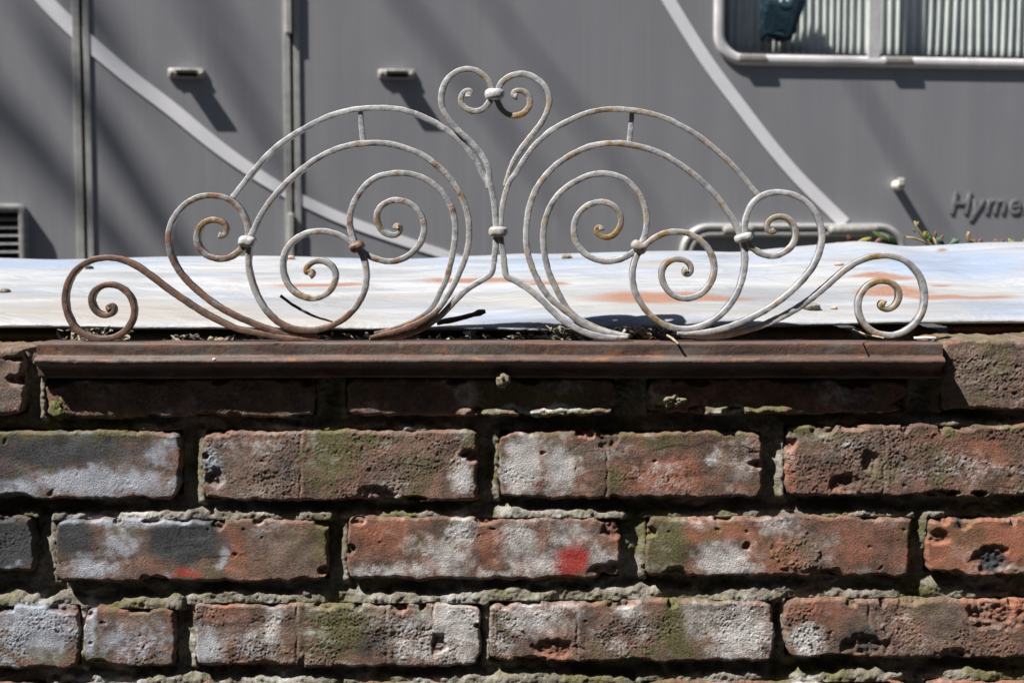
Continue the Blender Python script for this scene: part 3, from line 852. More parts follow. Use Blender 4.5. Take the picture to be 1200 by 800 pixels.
SC['foot_r'] = Z1(560, 250, [(128, 100), (135, 150), (147, 230), (157, 320), (166, 368), (210, 390), (270, 426), (330, 470), (388, 522), (430, 567), (480, 612), (540, 652), (610, 688), (690, 715), (780, 726), (880, 724)])
SC['t3'] = Z1(560, 250, [(885, 714), (800, 706), (700, 683), (620, 648), (550, 600), (485, 548), (435, 508), (390, 455), (350, 388), (315, 310), (292, 230), (283, 140), (287, 60)]) + \
    Z1(600, 180, [(100, 322), (132, 230), (180, 152), (240, 85), (300, 38)]) + Z1(680, 110, [(-30, 347), (60, 311), (170, 293), (270, 296), (370, 318), (470, 352), (560, 401), (650, 465), (730, 532), (800, 606), (860, 690)]) + \
    Z1(800, 200, [(297, 292), (336, 372), (358, 450), (363, 530), (350, 620), (320, 710)]) + \
    Z1(720, 250, [(672, 538), (600, 610), (520, 655), (440, 676), (360, 672), (280, 645), (212, 597), (160, 535), (120, 460), (104, 380), (110, 310), (132, 245), (180, 185), (232, 145), (300, 116), (370, 108), (440, 122), (510, 165), (560, 226), (584, 300), (574, 380), (532, 450), (470, 489), (400, 498), (332, 470), (288, 412), (276, 348), (296, 300), (342, 270), (400, 270), (443, 300), (450, 342), (425, 362), (407, 345), (424, 328)])
SC['t4'] = Z1(600, 180, [(524, 452), (522, 434), (502, 428), (489, 455), (512, 481), (550, 493), (592, 480), (625, 440), (638, 390), (620, 335), (576, 297), (520, 285), (460, 296), (405, 335), (371, 390), (362, 450), (377, 520), (420, 580), (480, 615), (550, 631), (620, 622), (680, 596), (735, 556), (768, 505), (785, 440), (789, 380), (774, 300), (738, 230), (680, 167), (610, 131), (530, 119), (450, 131), (370, 166), (297, 216), (240, 282), (202, 362), (184, 450), (184, 540), (200, 640), (226, 725)]) + \
    Z1(560, 250, [(472, 470), (522, 555), (575, 606), (642, 648), (720, 680), (800, 700), (890, 718)])
SC['t2'] = Z1(800, 200, [(535, 345), (525, 362), (505, 355), (491, 328), (506, 290), (550, 270), (605, 276), (645, 312), (661, 370), (645, 430), (600, 474), (540, 499), (480, 494), (428, 468), (388, 430), (366, 380), (362, 330), (368, 280), (390, 220), (430, 170), (490, 138), (560, 128), (640, 141), (712, 178), (770, 237), (806, 312), (816, 390), (800, 470), (760, 560), (700, 640), (622, 718)]) + \
    Z1(720, 250, [(920, 543), (820, 600), (720, 645), (620, 679), (520, 697), (420, 703), (365, 700)])
SC['t1'] = Z1(880, 260, [(782, 480), (768, 470), (754, 490), (776, 512), (815, 510), (850, 480), (867, 430), (850, 380), (810, 352), (750, 346), (690, 367), (647, 412), (626, 470), (631, 540), (660, 598), (712, 642), (780, 662), (850, 658), (920, 625), (972, 575), (1005, 510), (1014, 430), (1000, 350), (957, 277), (890, 221), (800, 198), (700, 206), (620, 236), (550, 281), (480, 340), (400, 409), (310, 478), (220, 534), (130, 579), (50, 611)]) + \
    Z1(720, 250, [(780, 680), (700, 702), (620, 716), (520, 722), (390, 718)])
SC['strut_l'] = Z1(240, 110, [(912, 96), (920, 200), (930, 292)])
SC['strut_r'] = Z1(680, 110, [(303, 100), (295, 200), (287, 292)])
SC['broken'] = Z1(280, 250, [(243, 482), (330, 545), (450, 605), (570, 640)])

YO = 0.017
orn = thing('scroll_crest', 'wrought iron crest of scrolls with flaking white paint, standing on the brown rail', 'ironwork', (0, YO, ZT))
# name, half width (px), depth (m), plane offset, brown amount, rust amount
BARS = [('s1', 'scroll', 3.55, .0085, 0.0000, 1.0, .2), ('s2', 'scroll', 3.55, .0085, .0006, .45, .45), ('s3', 'scroll', 3.55, .0085, -.0009, .35, .40), ('s4', 'scroll', 3.55, .0085, .0011, .40, .42),
        ('arch_l', 'arch_bar', 3.3, .0062, .0008, .0, .12), ('heart_l', 'heart_bar', 3.5, .0075, -.0004, .06, .30), ('heart_r', 'heart_bar', 3.5, .0075, .0009, .0, .42), ('arch_r', 'arch_bar', 3.2, .0062, -.0007, .0, .36),
        ('foot_r', 'foot_bar', 3.5, .0075, -.0016, .05, .30), ('t3', 'scroll', 3.55, .0085, .0004, .0, .46), ('t4', 'scroll', 3.55, .0085, .0013, .0, .44), ('t2', 'scroll', 3.55, .0085, -.0011, .02, .42), ('t1', 'scroll', 3.55, .0085, .0017, .02, .45),
        ('strut_l', 'strut', 3.0, .005, .0010, .0, .2), ('strut_r', 'strut', 2.9, .005, .0010, .0, .12), ('broken', 'broken_rod', 1.6, .0026, .012, 1.0, .1)]


def bar(key, name, hw, dep, off, brown, rust):
    px = catmull(SC[key], 1.6)
    Yp = YO + off
    w3 = np.array([P(a, b, Yp) for a, b in px])
    x, z = w3[:, 0], w3[:, 2]
    tx, tz = np.gradient(x), np.gradient(z)
    ln = np.hypot(tx, tz)
    nx, nz = -tz / ln, tx / ln
    s = np.concatenate([[0], np.cumsum(np.hypot(np.diff(x), np.diff(z)))])
    L = s[-1]
    sc = 0.0007
    k = np.ones(len(x))
    curl = key not in ('arch_l', 'arch_r', 'strut_l', 'strut_r', 'foot_r', 'broken')
    first, last = (True, False)
    if key == 't3':
        d_end = L - s
    else:
        d_end = s
    if curl:
        k *= 0.84 + 0.16 * sst(0.0, 0.035, d_end) + 0.30 * np.exp(-(d_end / 0.0035) ** 2)          # drawn out, with a knob at the curl
    if key not in ('strut_l', 'strut_r', 'arch_l', 'arch_r', 'broken'):
        foot = s if key == 't3' else L - s
        k *= 0.55 + 0.45 * sst(0.0, 0.03, foot)
    if key == 'broken':
        k *= 1.1 - 0.4 * s / L
    # rounded rectangle section, a in the plane, b through the plane
    sec = []
    rc = 0.30
    for cx, cy, a0 in ((1, 1, 0), (-1, 1, 90), (-1, -1, 180), (1, -1, 270)):
        for da in (0, 30, 60, 90):
            an = math.radians(a0 + da)
            sec.append((cx * (1 - rc) + rc * math.cos(an), cy * (1 - rc) + rc * math.sin(an)))
    sec = np.array(sec)
    A = sec[:, 0][:, None] * (hw * sc * k)[None]
    Bq = sec[:, 1][:, None] * (dep / 2 * (0.75 + 0.25 * k))[None]
    S = np.repeat(s[None], len(sec), 0)
    n1 = 0.00035 * pn(S / 0.006, A * 300, Bq * 300 + hash(name) % 7) + 0.0003 * pn(S / 0.022, A * 200, 4.4 + off * 5000) + 0.00016 * pn(S / 0.0025, A * 500, Bq * 500)
    A = A * (1 + n1 / (hw * sc) * 0.9)
    wob = 0.0009 * pn(s / 0.10, off * 9000, 2.0) + 0.0004 * pn(s / 0.03, off * 7000, 6.0)
    X = x[None] + A * nx[None]
    Z = z[None] + A * nz[None]
    Y = Yp + Bq + n1 + wob[None]
    X = np.repeat(X, 1, 0)
    # wear
    u, v = to_uv(X, Y, Z)
    bare = np.clip(brown + 0.9 * sst(352, 392, v) * (0.85 if X.mean() < 0 else 0.28) + 0.3 * sst(320, 200, u) * sst(250, 330, v), 0, 1.1)
    under = sst(0.2, -0.6, (A * nz[None]) / (hw * sc))
    rst = np.clip(rust - 0.10 + 0.14 * under + (0.26 * np.exp(-(d_end / 0.06) ** 2)[None] if curl and brown < .9 else 0) + 0.30 * pn(S / 0.035, off * 8000, 1.5), 0, 1)
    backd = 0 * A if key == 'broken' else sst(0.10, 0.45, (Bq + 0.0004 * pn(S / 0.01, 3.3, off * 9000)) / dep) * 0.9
    X, Y, Z = X, Y - YO, Z - ZT
    # close the ends with two short rings
    def cap(Q, c0, c1):
        m0, m1 = Q[:, :1].mean(0, keepdims=True), Q[:, -1:].mean(0, keepdims=True)
        return np.hstack([np.repeat(m0, len(Q), 0), m0 + (Q[:, :1] - m0) * .7, Q, m1 + (Q[:, -1:] - m1) * .7, np.repeat(m1, len(Q), 0)])
    X, Y, Z = [cap(Q, 0, 0) for Q in (X, Y, Z)]
    bare, rst, backd = [np.hstack([q[:, :1], q[:, :1], q, q[:, -1:], q[:, -1:]]) for q in (bare, rst, backd)]
    me = grid_mesh(name, X, Y, Z, dict(mask_a=(bare, rst, backd)), wrap_i=True, flip=True)
    return link(name, me, M['iron'], orn)


for b in BARS:
    bar(*b)


def collar(u, v, wx, hz, dep, ang, brown, rust):
    n, m = 36, 24
    a = np.linspace(0, 2 * np.pi, n, endpoint=False)[:, None]
    t = np.linspace(-1, 1, m)[None]
    c = P(u, v, YO)
    sc = 0.0007
    prof = np.sqrt(np.clip(1 - np.abs(t) ** 2.6, 0, 1))
    ca, sa = np.cos(a), np.sin(a)
    sup = (np.abs(ca) ** 3.2 + np.abs(sa) ** 3.2) ** (-1 / 3.2)
    lx = wx * sc * sup * ca * (0.42 + 0.58 * prof)
    ly = dep * sup * sa * (0.45 + 0.55 * prof)
    lz = hz * sc * t + 0 * a
    nz_ = 0.0006 * pn(lx / 0.006 + u, ly / 0.006, lz / 0.006)
    lx, ly = lx * (1 + nz_ / 0.006), ly * (1 + nz_ / 0.006)
    ca2, sa2 = math.cos(ang), math.sin(ang)
    X = c.x + lx * ca2 - lz * sa2
    Z = c.z + lx * sa2 + lz * ca2
    Y = ly + 0 * lz
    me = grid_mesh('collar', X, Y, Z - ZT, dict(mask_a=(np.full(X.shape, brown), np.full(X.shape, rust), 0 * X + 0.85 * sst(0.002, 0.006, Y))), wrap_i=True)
    return link('collar', me, M['iron'], orn)


collar(290.5, 283, 10.5, 6.8, .0082, math.radians(-6), .15, .35)
o = collar(418.5, 289, 9.5, 6.2, .0082, math.radians(28), .95, .3)
tag(o, 'pinkish brown collar clasping two scrolls')
collar(584, 271.5, 11.5, 6.2, .0080, 0.0, .0, .45)
collar(579.5, 111, 11.5, 6.8, .0080, 0.0, .02, .12)
collar(871.5, 278, 10.5, 5.2, .0082, math.radians(17), .0, .2)
collar(748.5, 289.5, 9.8, 6.0, .0082, math.radians(-38), .0, .55)

# ================================================================== PAINTED SHEET
def make_sheet():
    xs = np.arange(-1.05, 1.05, 0.004)
    nt = 110
    t = np.linspace(0, 1, nt)[:, None]
    Yn, Yf = 0.070, 0.52
    U = 600 + F * xs / (Yn - CAM.y)
    vn = np.interp(U, [-400, 0, 100, 300, 430, 560, 640, 720, 800, 900, 1000, 1100, 1200, 1500], [379, 379, 379.5, 381, 381, 382, 379, 377, 377, 376, 374.5, 373.5, 373, 372])
    Uf = 600 + F * xs / (Yf - CAM.y)
    vf = np.interp(Uf, [-400, 0, 60, 150, 300, 430, 500, 590, 640, 720, 800, 860, 900, 950, 985, 1010, 1040, 1060, 1100, 1150, 1200, 1400],
                   [304, 304, 306, 304, 301, 305, 304, 300, 302, 300, 299, 297, 293, 289, 285, 283.5, 288, 290.5, 289, 286.5, 285, 286])
    ker = np.ones(9) / 9
    vf = np.convolve(np.pad(vf, 4, 'edge'), ker, 'valid')
    vn = np.convolve(np.pad(vn, 4, 'edge'), ker, 'valid')
    zn = np.array([P(600, q, Yn).z for q in vn])[None]
    zf = np.array([P(600, q, Yf).z for q in vf])[None]
    Y = Yn + (Yf - Yn) * t + 0 * xs[None]
    X = xs[None] + 0 * t
    tt = 0.70 * t + 0.30 * (1 - (1 - t) ** 2)
    Z = zn + (zf - zn) * tt
    env = np.sin(np.pi * np.clip(t, 0, 1)) ** 0.7
    Z = Z + env * (-0.0030 * np.abs(pn(X / 0.17 + 1.5 * Y, Y / 0.075, 6.6)) + 0.0042 * pn(X / 0.30, Y / 0.10, 1.2) + 0.0022 * pn(X / 0.12, Y / 0.05, 4.2) + 0.0009 * pn(X / 0.05, Y / 0.03, 8.2))
    Z = Z + 0.0012 * pn(X / 0.10, 3.3, 7.0)
    # the front edge is rolled down a little
    roll = np.clip(1 - (Y - Yn) / 0.020, 0, 1) ** 2
    amp = 0.0035 + 0.006 * sst(560, 640, U)[None] * sst(980, 860, U)[None]
    Z = Z + amp * (1 - roll) - amp * 0.5
    u, v = to_uv(X, Y, Z)
    wu, wv = u + 14 * pn(u / 60, v / 9, 3), v + 3 * pn(u / 50, v / 10, 6)
    def el(cu, cv, ru, rv, s=1.0, soft=.5):
        d = np.sqrt(((wu - cu) / ru) ** 2 + ((wv - cv) / rv) ** 2)
        return s * sst(1 + soft, 1 - soft, d)
    rust = 0 * u
    for e in ((375, 334, 58, 2.8), (560, 329, 66, 2.6), (640, 332, 30, 2.2), (768, 349, 76, 7.2), (840, 350, 50, 3), (1035, 324, 38, 3.2), (1045, 342, 44, 5.5), (1120, 348, 66, 3.0), (1100, 293, 8, 2), (1105, 335, 12, 1.6)):
        rust = np.maximum(rust, el(*e, .9, .38))
    blue = np.maximum.reduce([el(60, 309, 120, 6, .75), el(500, 306, 120, 4, .5), el(640, 306, 90, 6, .6), el(690, 318, 120, 4, .35), el(1120, 310, 110, 16, .75), el(1010, 300, 90, 10, .4), el(1180, 362, 60, 10, .6), el(640, 372, 160, 6, .5), el(880, 302, 120, 5, .5)])
    blue = np.maximum(blue, 0.35 * sst(0.2, 0.8, fbm(u / 150, v / 12, 2.5, 3)))
    grey = np.maximum.reduce([el(150, 322, 60, 4, .6), el(120, 345, 180, 4, .4), el(430, 355, 150, 8, .45), el(900, 346, 130, 9, .65), el(860, 362, 150, 8, .5), el(1130, 358, 110, 6, .5), el(430, 318, 90, 3, .5), el(660, 345, 90, 5, .35), el(980, 338, 90, 4, .4)])
    grey = np.maximum(grey, 0.45 * sst(0.25, 0.9, fbm(u / 110, v / 6, 9.5, 4)))
    beige = np.maximum.reduce([el(150, 364, 200, 13, .75), el(360, 374, 120, 8, .6), el(480, 348, 120, 4, .4), el(660, 352, 140, 10, .4), el(800, 365, 160, 6, .4), el(1040, 366, 120, 6, .4), el(980, 330, 60, 3, .4)])
    beige = np.maximum(beige * .8, 0.35 * sst(0.3, 0.9, fbm(u / 90, v / 7, 5.5, 4)))
    front_shade = np.maximum(el(690, 376, 120, 3.4, .6, .5), el(880, 377, 90, 2.4, .5, .5))  # dark blue shade painted into the colour along the sheet's front edge
    front_shade = np.maximum(front_shade, el(640, 380, 90, 3, .6, .5))
    me = grid_mesh('painted_sheet', X, Y, Z, dict(mask_a=(blue, grey, rust), mask_b=(beige, front_shade, 0 * u)), flip=False)
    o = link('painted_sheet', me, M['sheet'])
    md = o.modifiers.new('thickness', 'SOLIDIFY')
    md.thickness = 0.0025
    md.offset = -1
    tag(o, 'wavy white and pale blue painted sheet with rusty patches, lying behind the scrollwork', 'sheet')
    return o, zn, zf


sheet, _, _ = make_sheet()


def sheet_pt(u, v):
    """where the view through (u, v) meets the sheet (approximately), found by stepping in depth"""
    me = sheet.data
    n = len(me.vertices)
    co = np.empty(n * 3, dtype=np.float32)
    me.vertices.foreach_get('co', co)
    co = co.reshape(-1, 3)
    uu, vv = to_uv(co[:, 0], co[:, 1], co[:, 2])
    k = np.argmin((uu - u) ** 2 + (vv - v) ** 2)
    return Vector([float(q) for q in co[k]])


# ================================================================== MOTORHOME
RV_Y = 2.85
RV_A = math.radians(8.0)
rv = thing('motorhome', 'grey motorhome with silver stripes parked behind the wall', 'motorhome', (0, RV_Y, 0), RV_A)
rt = Vector((math.cos(RV_A), math.sin(RV_A), 0))
rn = Vector((-math.sin(RV_A), math.cos(RV_A), 0))     # pointing away from the wall


def RV(u, v, p=0.0):
    """local (x, z) on the motorhome's side, p metres proud of it"""
    a = (u - 600.0) / F
    b = (400.0 - v) / F
    d = Vector((a, ct + b * st, -st + b * ct))
    o = Vector((0, RV_Y, 0)) - rn * p
    k = (o - CAM).dot(rn) / d.dot(rn)
    q = CAM + d * k
    return (q - Vector((0, RV_Y, 0))).dot(rt), q.z


def rrect(x0, x1, z0, z1, r, n=8):
    pts = []
    for cx, cz, a0 in ((x1 - r, z1 - r, 0), (x0 + r, z1 - r, 90), (x0 + r, z0 + r, 180), (x1 - r, z0 + r, 270)):
        for k in range(n + 1):
            a = math.radians(a0 + 90 * k / n)
            pts.append((cx + r * math.cos(a), cz + r * math.sin(a)))
    return pts


def rv_ring(name, outer, inner, y0, y1, mat, parent=rv, bev=0.004):
    """a frame between two rounded outlines of equal point count, from y0 (front) to y1"""
    bm = bmesh.new()
    n = len(outer)
    rows = []
    mid = [((a[0] * .75 + b[0] * .25), (a[1] * .75 + b[1] * .25)) for a, b in zip(outer, inner)]
    mid2 = [((a[0] * .25 + b[0] * .75), (a[1] * .25 + b[1] * .75)) for a, b in zip(outer, inner)]
    for pts, y in ((outer, y1), (outer, y0 + bev), (mid, y0), (mid2, y0), (inner, y0 + bev), (inner, y1)):
        rows.append([bm.verts.new((x, y, z)) for x, z in pts])
    for a, b in zip(rows[:-1], rows[1:]):
        for k in range(n):
            bm.faces.new((a[k], a[(k + 1) % n], b[(k + 1) % n], b[k]))
    return link(name, bm_mesh(name, bm, True), mat, parent)


# window outline
wx0, wz0 = RV(836, 76)
wx1 = wx0 + 1.10
wz1 = wz0 + 0.62
ft = 0.030
W_out = rrect(wx0, wx1, wz0, wz1, 0.085)
W_in = rrect(wx0 + ft, wx1 - ft, wz0 + ft, wz1 - ft, 0.058)
# side panel with the window cut out
SX0, SX1, SZ0, SZ1 = -2.6, 3.6, 0.42, 2.75
bm = bmesh.new()
ov = [bm.verts.new((x, 0, z)) for x, z in rrect(SX0, SX1, SZ0, SZ1, 0.12, 6)]
iv = [bm.verts.new((x, 0, z)) for x, z in rrect(wx0 + .014, wx1 - .014, wz0 + .014, wz1 - .014, 0.07)]
ed = [bm.edges.new((ov[i], ov[(i + 1) % len(ov)])) for i in range(len(ov))] + [bm.edges.new((iv[i], iv[(i + 1) % len(iv)])) for i in range(len(iv))]
bmesh.ops.triangle_fill(bm, use_beauty=True, edges=ed)
for f in bm.faces:
    f.normal_update()
# roof, ends and floor from the outer outline
ob = [bm.verts.new((v.co.x, 2.15, v.co.z)) for v in ov]
for i in range(len(ov)):
    bm.faces.new((ov[i], ov[(i + 1) % len(ov)], ob[(i + 1) % len(ov)], ob[i]))
bm.faces.new(ob)
body = link('body', bm_mesh('body', bm), M['body'], rv)
# cabin behind the window
bm = box_bm(wx0 - .05, wx1 + .05, 0.30, 0.32, wz0 - .05, wz1 + .05)
link('cabin_wall', bm_mesh('cabin_wall', bm), M['interior'], rv)
win = rv_ring('window', W_out, W_in, -0.010, 0.002, M['frame'])
seal_o = rrect(wx0 + ft - .002, wx1 - ft + .002, wz0 + ft - .002, wz1 - ft + .002, 0.059)
seal_i = rrect(wx0 + ft + .007, wx1 - ft - .007, wz0 + ft + .007, wz1 - ft - .007, 0.053)
rv_ring('seal', seal_o, seal_i, -0.006, 0.004, M['rubber'], win, 0.002)
mxa, _ = RV(1016, 40)
mxb, _ = RV(1031, 40)
bm = box_bm(mxa, mxb, -0.009, 0.003, wz0 + .022, wz1 - .022, .003)
link('mullion', bm_mesh('mullion', bm), M['frame'], win)
for a, b in ((wx0 + ft + .004, mxa + .002), (mxb - .002, wx1 - ft - .004)):
    bm = box_bm(a, b, -0.004, -0.001, wz0 + ft + .003, wz1 - ft - .003)
    link('pane', bm_mesh('pane', bm), M['glass'], win)
for (ua, ub, vv) in ((868, 900, 66), (1040, 1072, 69)):
    xa, z = RV(ua, vv, .03)
    xb, _ = RV(ub, vv, .03)
    bm = box_bm(xa, xb, -0.017, -0.006, z - .009, z + .007, .003)
    link('latch', bm_mesh('latch', bm), M['handle'], win)


def curtain(xa, xb, y, amp, wl, mat, name, zz0, zz1, sd):
    xs = np.arange(xa, xb, wl / 14)
    ph = xs / wl * 2 * np.pi + 1.2 * pn(xs / (wl * 4), sd, 1.0)
    pleat = amp * np.sign(np.sin(ph)) * np.abs(np.sin(ph)) ** 0.7
    zs = np.linspace(zz0, zz1, 12)
    X = np.repeat(xs[None], len(zs), 0) + 0.004 * pn(xs[None] / .1, zs[:, None] / .3, sd)
    Y = y + pleat[None] + 0 * zs[:, None] + 0.004 * pn(xs[None] / .07, zs[:, None] / .25, sd + 3)
    Z = np.repeat(zs[:, None], len(xs), 1)
    o = link(name, grid_mesh(name, X, Y, Z), mat, win)
    o.modifiers.new('thickness', 'SOLIDIFY').thickness = 0.0015
    return o


xc, _ = RV(912, 30)
xd, _ = RV(1090, 30)
curtain(wx0 + .02, mxa + .02, 0.050, .0062, .0215, M['curtain'], 'curtain', wz0 + .012, wz1 - .01, 1)
curtain(mxb - .02, wx1 - .02, 0.050, .0070, .0250, M['curtain'], 'curtain', wz0 + .012, wz1 - .01, 9)

# teal plush hanging inside the window: a thing of its own
pa, pz = RV(914, 47, -.02)
bm = bmesh.new()
bmesh.ops.create_icosphere(bm, subdivisions=5, radius=1.0)
for v in bm.verts:
    c = v.co.copy()
    q = [math.copysign(abs(t) ** 0.42, t) for t in c]
    nz = 0.10 * float(pn(c.x * 2.5, c.y * 2.5, c.z * 2.5)) + 0.05 * float(pn(c.x * 9, c.y * 9, c.z * 9)) + 0.03 * float(pn(c.x * 22, c.y * 22, c.z * 22))
    x = q[0] * (0.060 + 0.010 * q[2]) * (1 + nz) + 0.012 * q[2]
    z = q[2] * (0.058 + 0.010 * (q[0] > 0.2)) * (1 + nz) + 0.010 * q[0]
    if q[2] > 0.1:
        z -= 0.030 * math.exp(-((q[0] - 0.05) / 0.30) ** 2) * q[2]
    v.co = (x, q[1] * 0.009 * (1 + nz), z)
pl = link('plush_cushion', bm_mesh('plush_cushion', bm, True), M['plush'])
pl.matrix_world = rv.matrix_basis @ Matrix.Translation((pa, 0.018, pz + 0.060))
tag(pl, 'dark teal fuzzy cushion hung inside the motorhome window', 'cushion')

# stripes
def ribbon(name, pts, mat, y, parent):
    c = catmull(pts, 6)
    xz = np.array([RV(a, b) for a, b in c[:, :2]])
    tx, tz = np.gradient(xz[:, 0]), np.gradient(xz[:, 1])
    ln = np.hypot(tx, tz)
    w = c[:, 2] * 0.5 * 4.0 / F
    nx, nz = -tz / ln * w, tx / ln * w
    X = np.stack([xz[:, 0] + nx, xz[:, 0] - nx])
    Z = np.stack([xz[:, 1] + nz, xz[:, 1] - nz])
    o = link(name, grid_mesh(name, X, np.full(X.shape, y), Z, smooth=False), mat, parent)
    o.modifiers.new('thickness', 'SOLIDIFY').thickness = 0.0008
    return o


ribbon('stripe', [(20, -40, 17), (52, 0, 17), (83, 31, 17), (105, 51, 17), (150, 89, 16), (200, 127, 16), (250, 168, 15), (293, 199, 14), (330, 222, 13), (353, 234, 12), (400, 256, 12), (460, 278, 11), (524, 299, 10), (600, 326, 9)], M['stripe'], -0.002, rv)
ribbon('stripe', [(752, -50, 15), (783, 0, 15), (805, 36, 15), (833, 79, 15), (867, 124, 15), (900, 167, 15), (933, 206, 15), (960, 233, 15), (990, 262, 15)], M['stripe'], -0.002, rv)


def vbar(name, ua, ub, va, vb, y0, y1, mat, parent=rv, bev=.003, uref=None):
    _, za = RV(ua, vb)
    _, zb = RV(ub, va)
    vm = 140 if vb - va > 300 else (va + vb) / 2
    xa, xb = RV(ua, vm)[0], RV(ub, vm)[0]
    bm = box_bm(min(xa, xb), max(xa, xb), y0, y1, min(za, zb), max(za, zb), bev)
    return link(name, bm_mesh(name, bm, False), mat, parent)


# locker doors: two raised edge strips with a dark gap between them
for (a, b, c, d) in ((87, 96, 100, 107), (333, 341, 345, 352)):
    s = vbar('door_trim', a, b, -160, 420, -0.005, 0.001, M['trim'], bev=.0015)
    vbar('door_trim', c, d, -160, 420, -0.005, 0.001, M['trim'], bev=.0015)
    vbar('door_gap', b + .5, c - .5, -160, 420, -0.003, 0.001, M['rubber'], bev=0)
for (va, vb) in ((-30, 40), (250, 330)):
    vbar('hinge', 334 if va < 0 else 338, 342 if va < 0 else 345, va, vb, -0.016, -0.004, M['trim'], bev=.003)


def handle(u, v, shade):
    xa, z = RV(u - 21, v)
    xb, _ = RV(u + 22, v)
    bm = box_bm(xa, xb, -0.008, 0.001, z - .013, z + .013, .004)
    plate = link('handle', bm_mesh('handle', bm, True), M['handle'], rv)
    bm = box_bm(xa + .020, xb - .020, -0.036, -0.006, z + .003, z + .010, .003)
    box_bm(xa + .004, xa + .014, -0.0115, -0.006, z - .004, z + .006, .002, bm=bm)
    box_bm(xb - .014, xb - .004, -0.0115, -0.006, z - .004, z + .006, .002, bm=bm)
    link('grip', bm_mesh('grip', bm, True), M['handle'], plate)
    bm = box_bm(xa + .02, xb - .02, -0.0095, -0.0075, z - .009, z + .001)
    link('recess', bm_mesh('recess', bm), M['rubber'], plate)


handle(218, 86, 0)
handle(464, 87, 0)

# ventilation grille at the left
vx1, vz1 = RV(33, 239)
vx0, vz0 = RV(-70, 330)
vo = rrect(vx0, vx1, vz0, vz1, 0.022, 5)
vi = rrect(vx0 + .022, vx1 - .022, vz0 + .022, vz1 - .022, 0.008, 5)
vent = rv_ring('vent', vo, vi, -0.026, 0.002, M['vent'])
bm = box_bm(vx0 + .02, vx1 - .02, -0.003, -0.001, vz0 + .02, vz1 - .02)
link('vent_back', bm_mesh('vent_back', bm), M['rubber'], vent)
k = 0
zz = vz1 - .040
while zz > vz0 + .03:
    bm = box_bm(vx0 + .02, vx1 - .02, -0.006, 0.006, -.0012, .0012)
    s = link('slat', bm_mesh('slat', bm), M['vent'], vent)
    s.location = (0, -0.012, zz)
    s.rotation_euler = (math.radians(38), 0, 0)
    zz -= 0.0215

# service hatch with double rim at the lower right
hx0, hz1 = RV(796, 262)
hx1, _ = RV(1061, 262)
hz0 = hz1 - 0.48
ho = rrect(hx0, hx1, hz0, hz1, 0.085)
hi = rrect(hx0 + .018, hx1 - .018, hz0 + .018, hz1 - .018, 0.070)
hatch = rv_ring('hatch', ho, hi, -0.018, 0.001, M['trim'])
rv_ring('seal', rrect(hx0 + .017, hx1 - .017, hz0 + .017, hz1 - .017, 0.071), rrect(hx0 + .024, hx1 - .024, hz0 + .024, hz1 - .024, 0.064), -0.004, 0.001, M['rubber'], hatch, .001)
rv_ring('inner_rim', rrect(hx0 + .023, hx1 - .023, hz0 + .023, hz1 - .023, 0.065), rrect(hx0 + .037, hx1 - .037, hz0 + .037, hz1 - .037, 0.052), -0.016, 0.001, M['trim'], hatch)
for ua, ub in ((845, 878), (968, 1023)):
    xa, z = RV(ua, 268)
    xb, _ = RV(ub, 268)
    bm = box_bm(xa, xb, -0.040, -0.014, z - .012, z + .006, .004)
    link('hatch_hinge', bm_mesh('hatch_hinge', bm, True), M['handle'], hatch)

# knob
kx, kz = RV(1053, 217, .02)
bm = bmesh.new()
bmesh.ops.create_cone(bm, cap_ends=True, segments=20, radius1=.0145, radius2=.013, depth=.042, matrix=Matrix.Translation((kx, -.021, kz)) @ Matrix.Rotation(math.radians(90), 4, 'X'))
bmesh.ops.bevel(bm, geom=list(bm.edges), offset=.002, segments=1, affect='EDGES')
knob = link('knob', bm_mesh('knob', bm), M['knob'], rv)
bm = box_bm(kx - .012, kx + .008, -.047, -.041, kz - .002, kz + .019, .003)
link('knob_clip', bm_mesh('knob_clip', bm), M['knob'], knob)

# raised lettering
def lettering(txt, ua, vbase, ub_e, cap):
    cu = bpy.data.curves.new('lettering', 'FONT')
    cu.body = txt
    cu.size = 1.0
    cu.shear = 0.22
    cu.space_character = 1.08
    cu.extrude = 0.02
    cu.bevel_depth = 0.008
    to = bpy.data.objects.new('tmp_text', cu)
    COL.objects.link(to)
    bpy.context.view_layer.update()
    dg = bpy.context.evaluated_depsgraph_get()
    me = bpy.data.meshes.new_from_object(to.evaluated_get(dg))
    bpy.data.objects.remove(to, do_unlink=True)
    xs = [v.co.x for v in me.vertices]
    h = max(v.co.y for v in me.vertices)
    xa, z = RV(ua, vbase)
    _, z2 = RV(ua, vbase - cap)
    s = (z2 - z) / h
    x0 = min(xs)
    sx = s * 0.98
    for v in me.vertices:
        x, y, q = v.co
        v.co = (xa + (x - x0) * sx, -0.001 - (q + 0.02) * 0.045, z + y * s)
    o = link('lettering', me, M['letters'], rv)
    return o


lettering('Hymer', 1113, 250, 1215, 25)

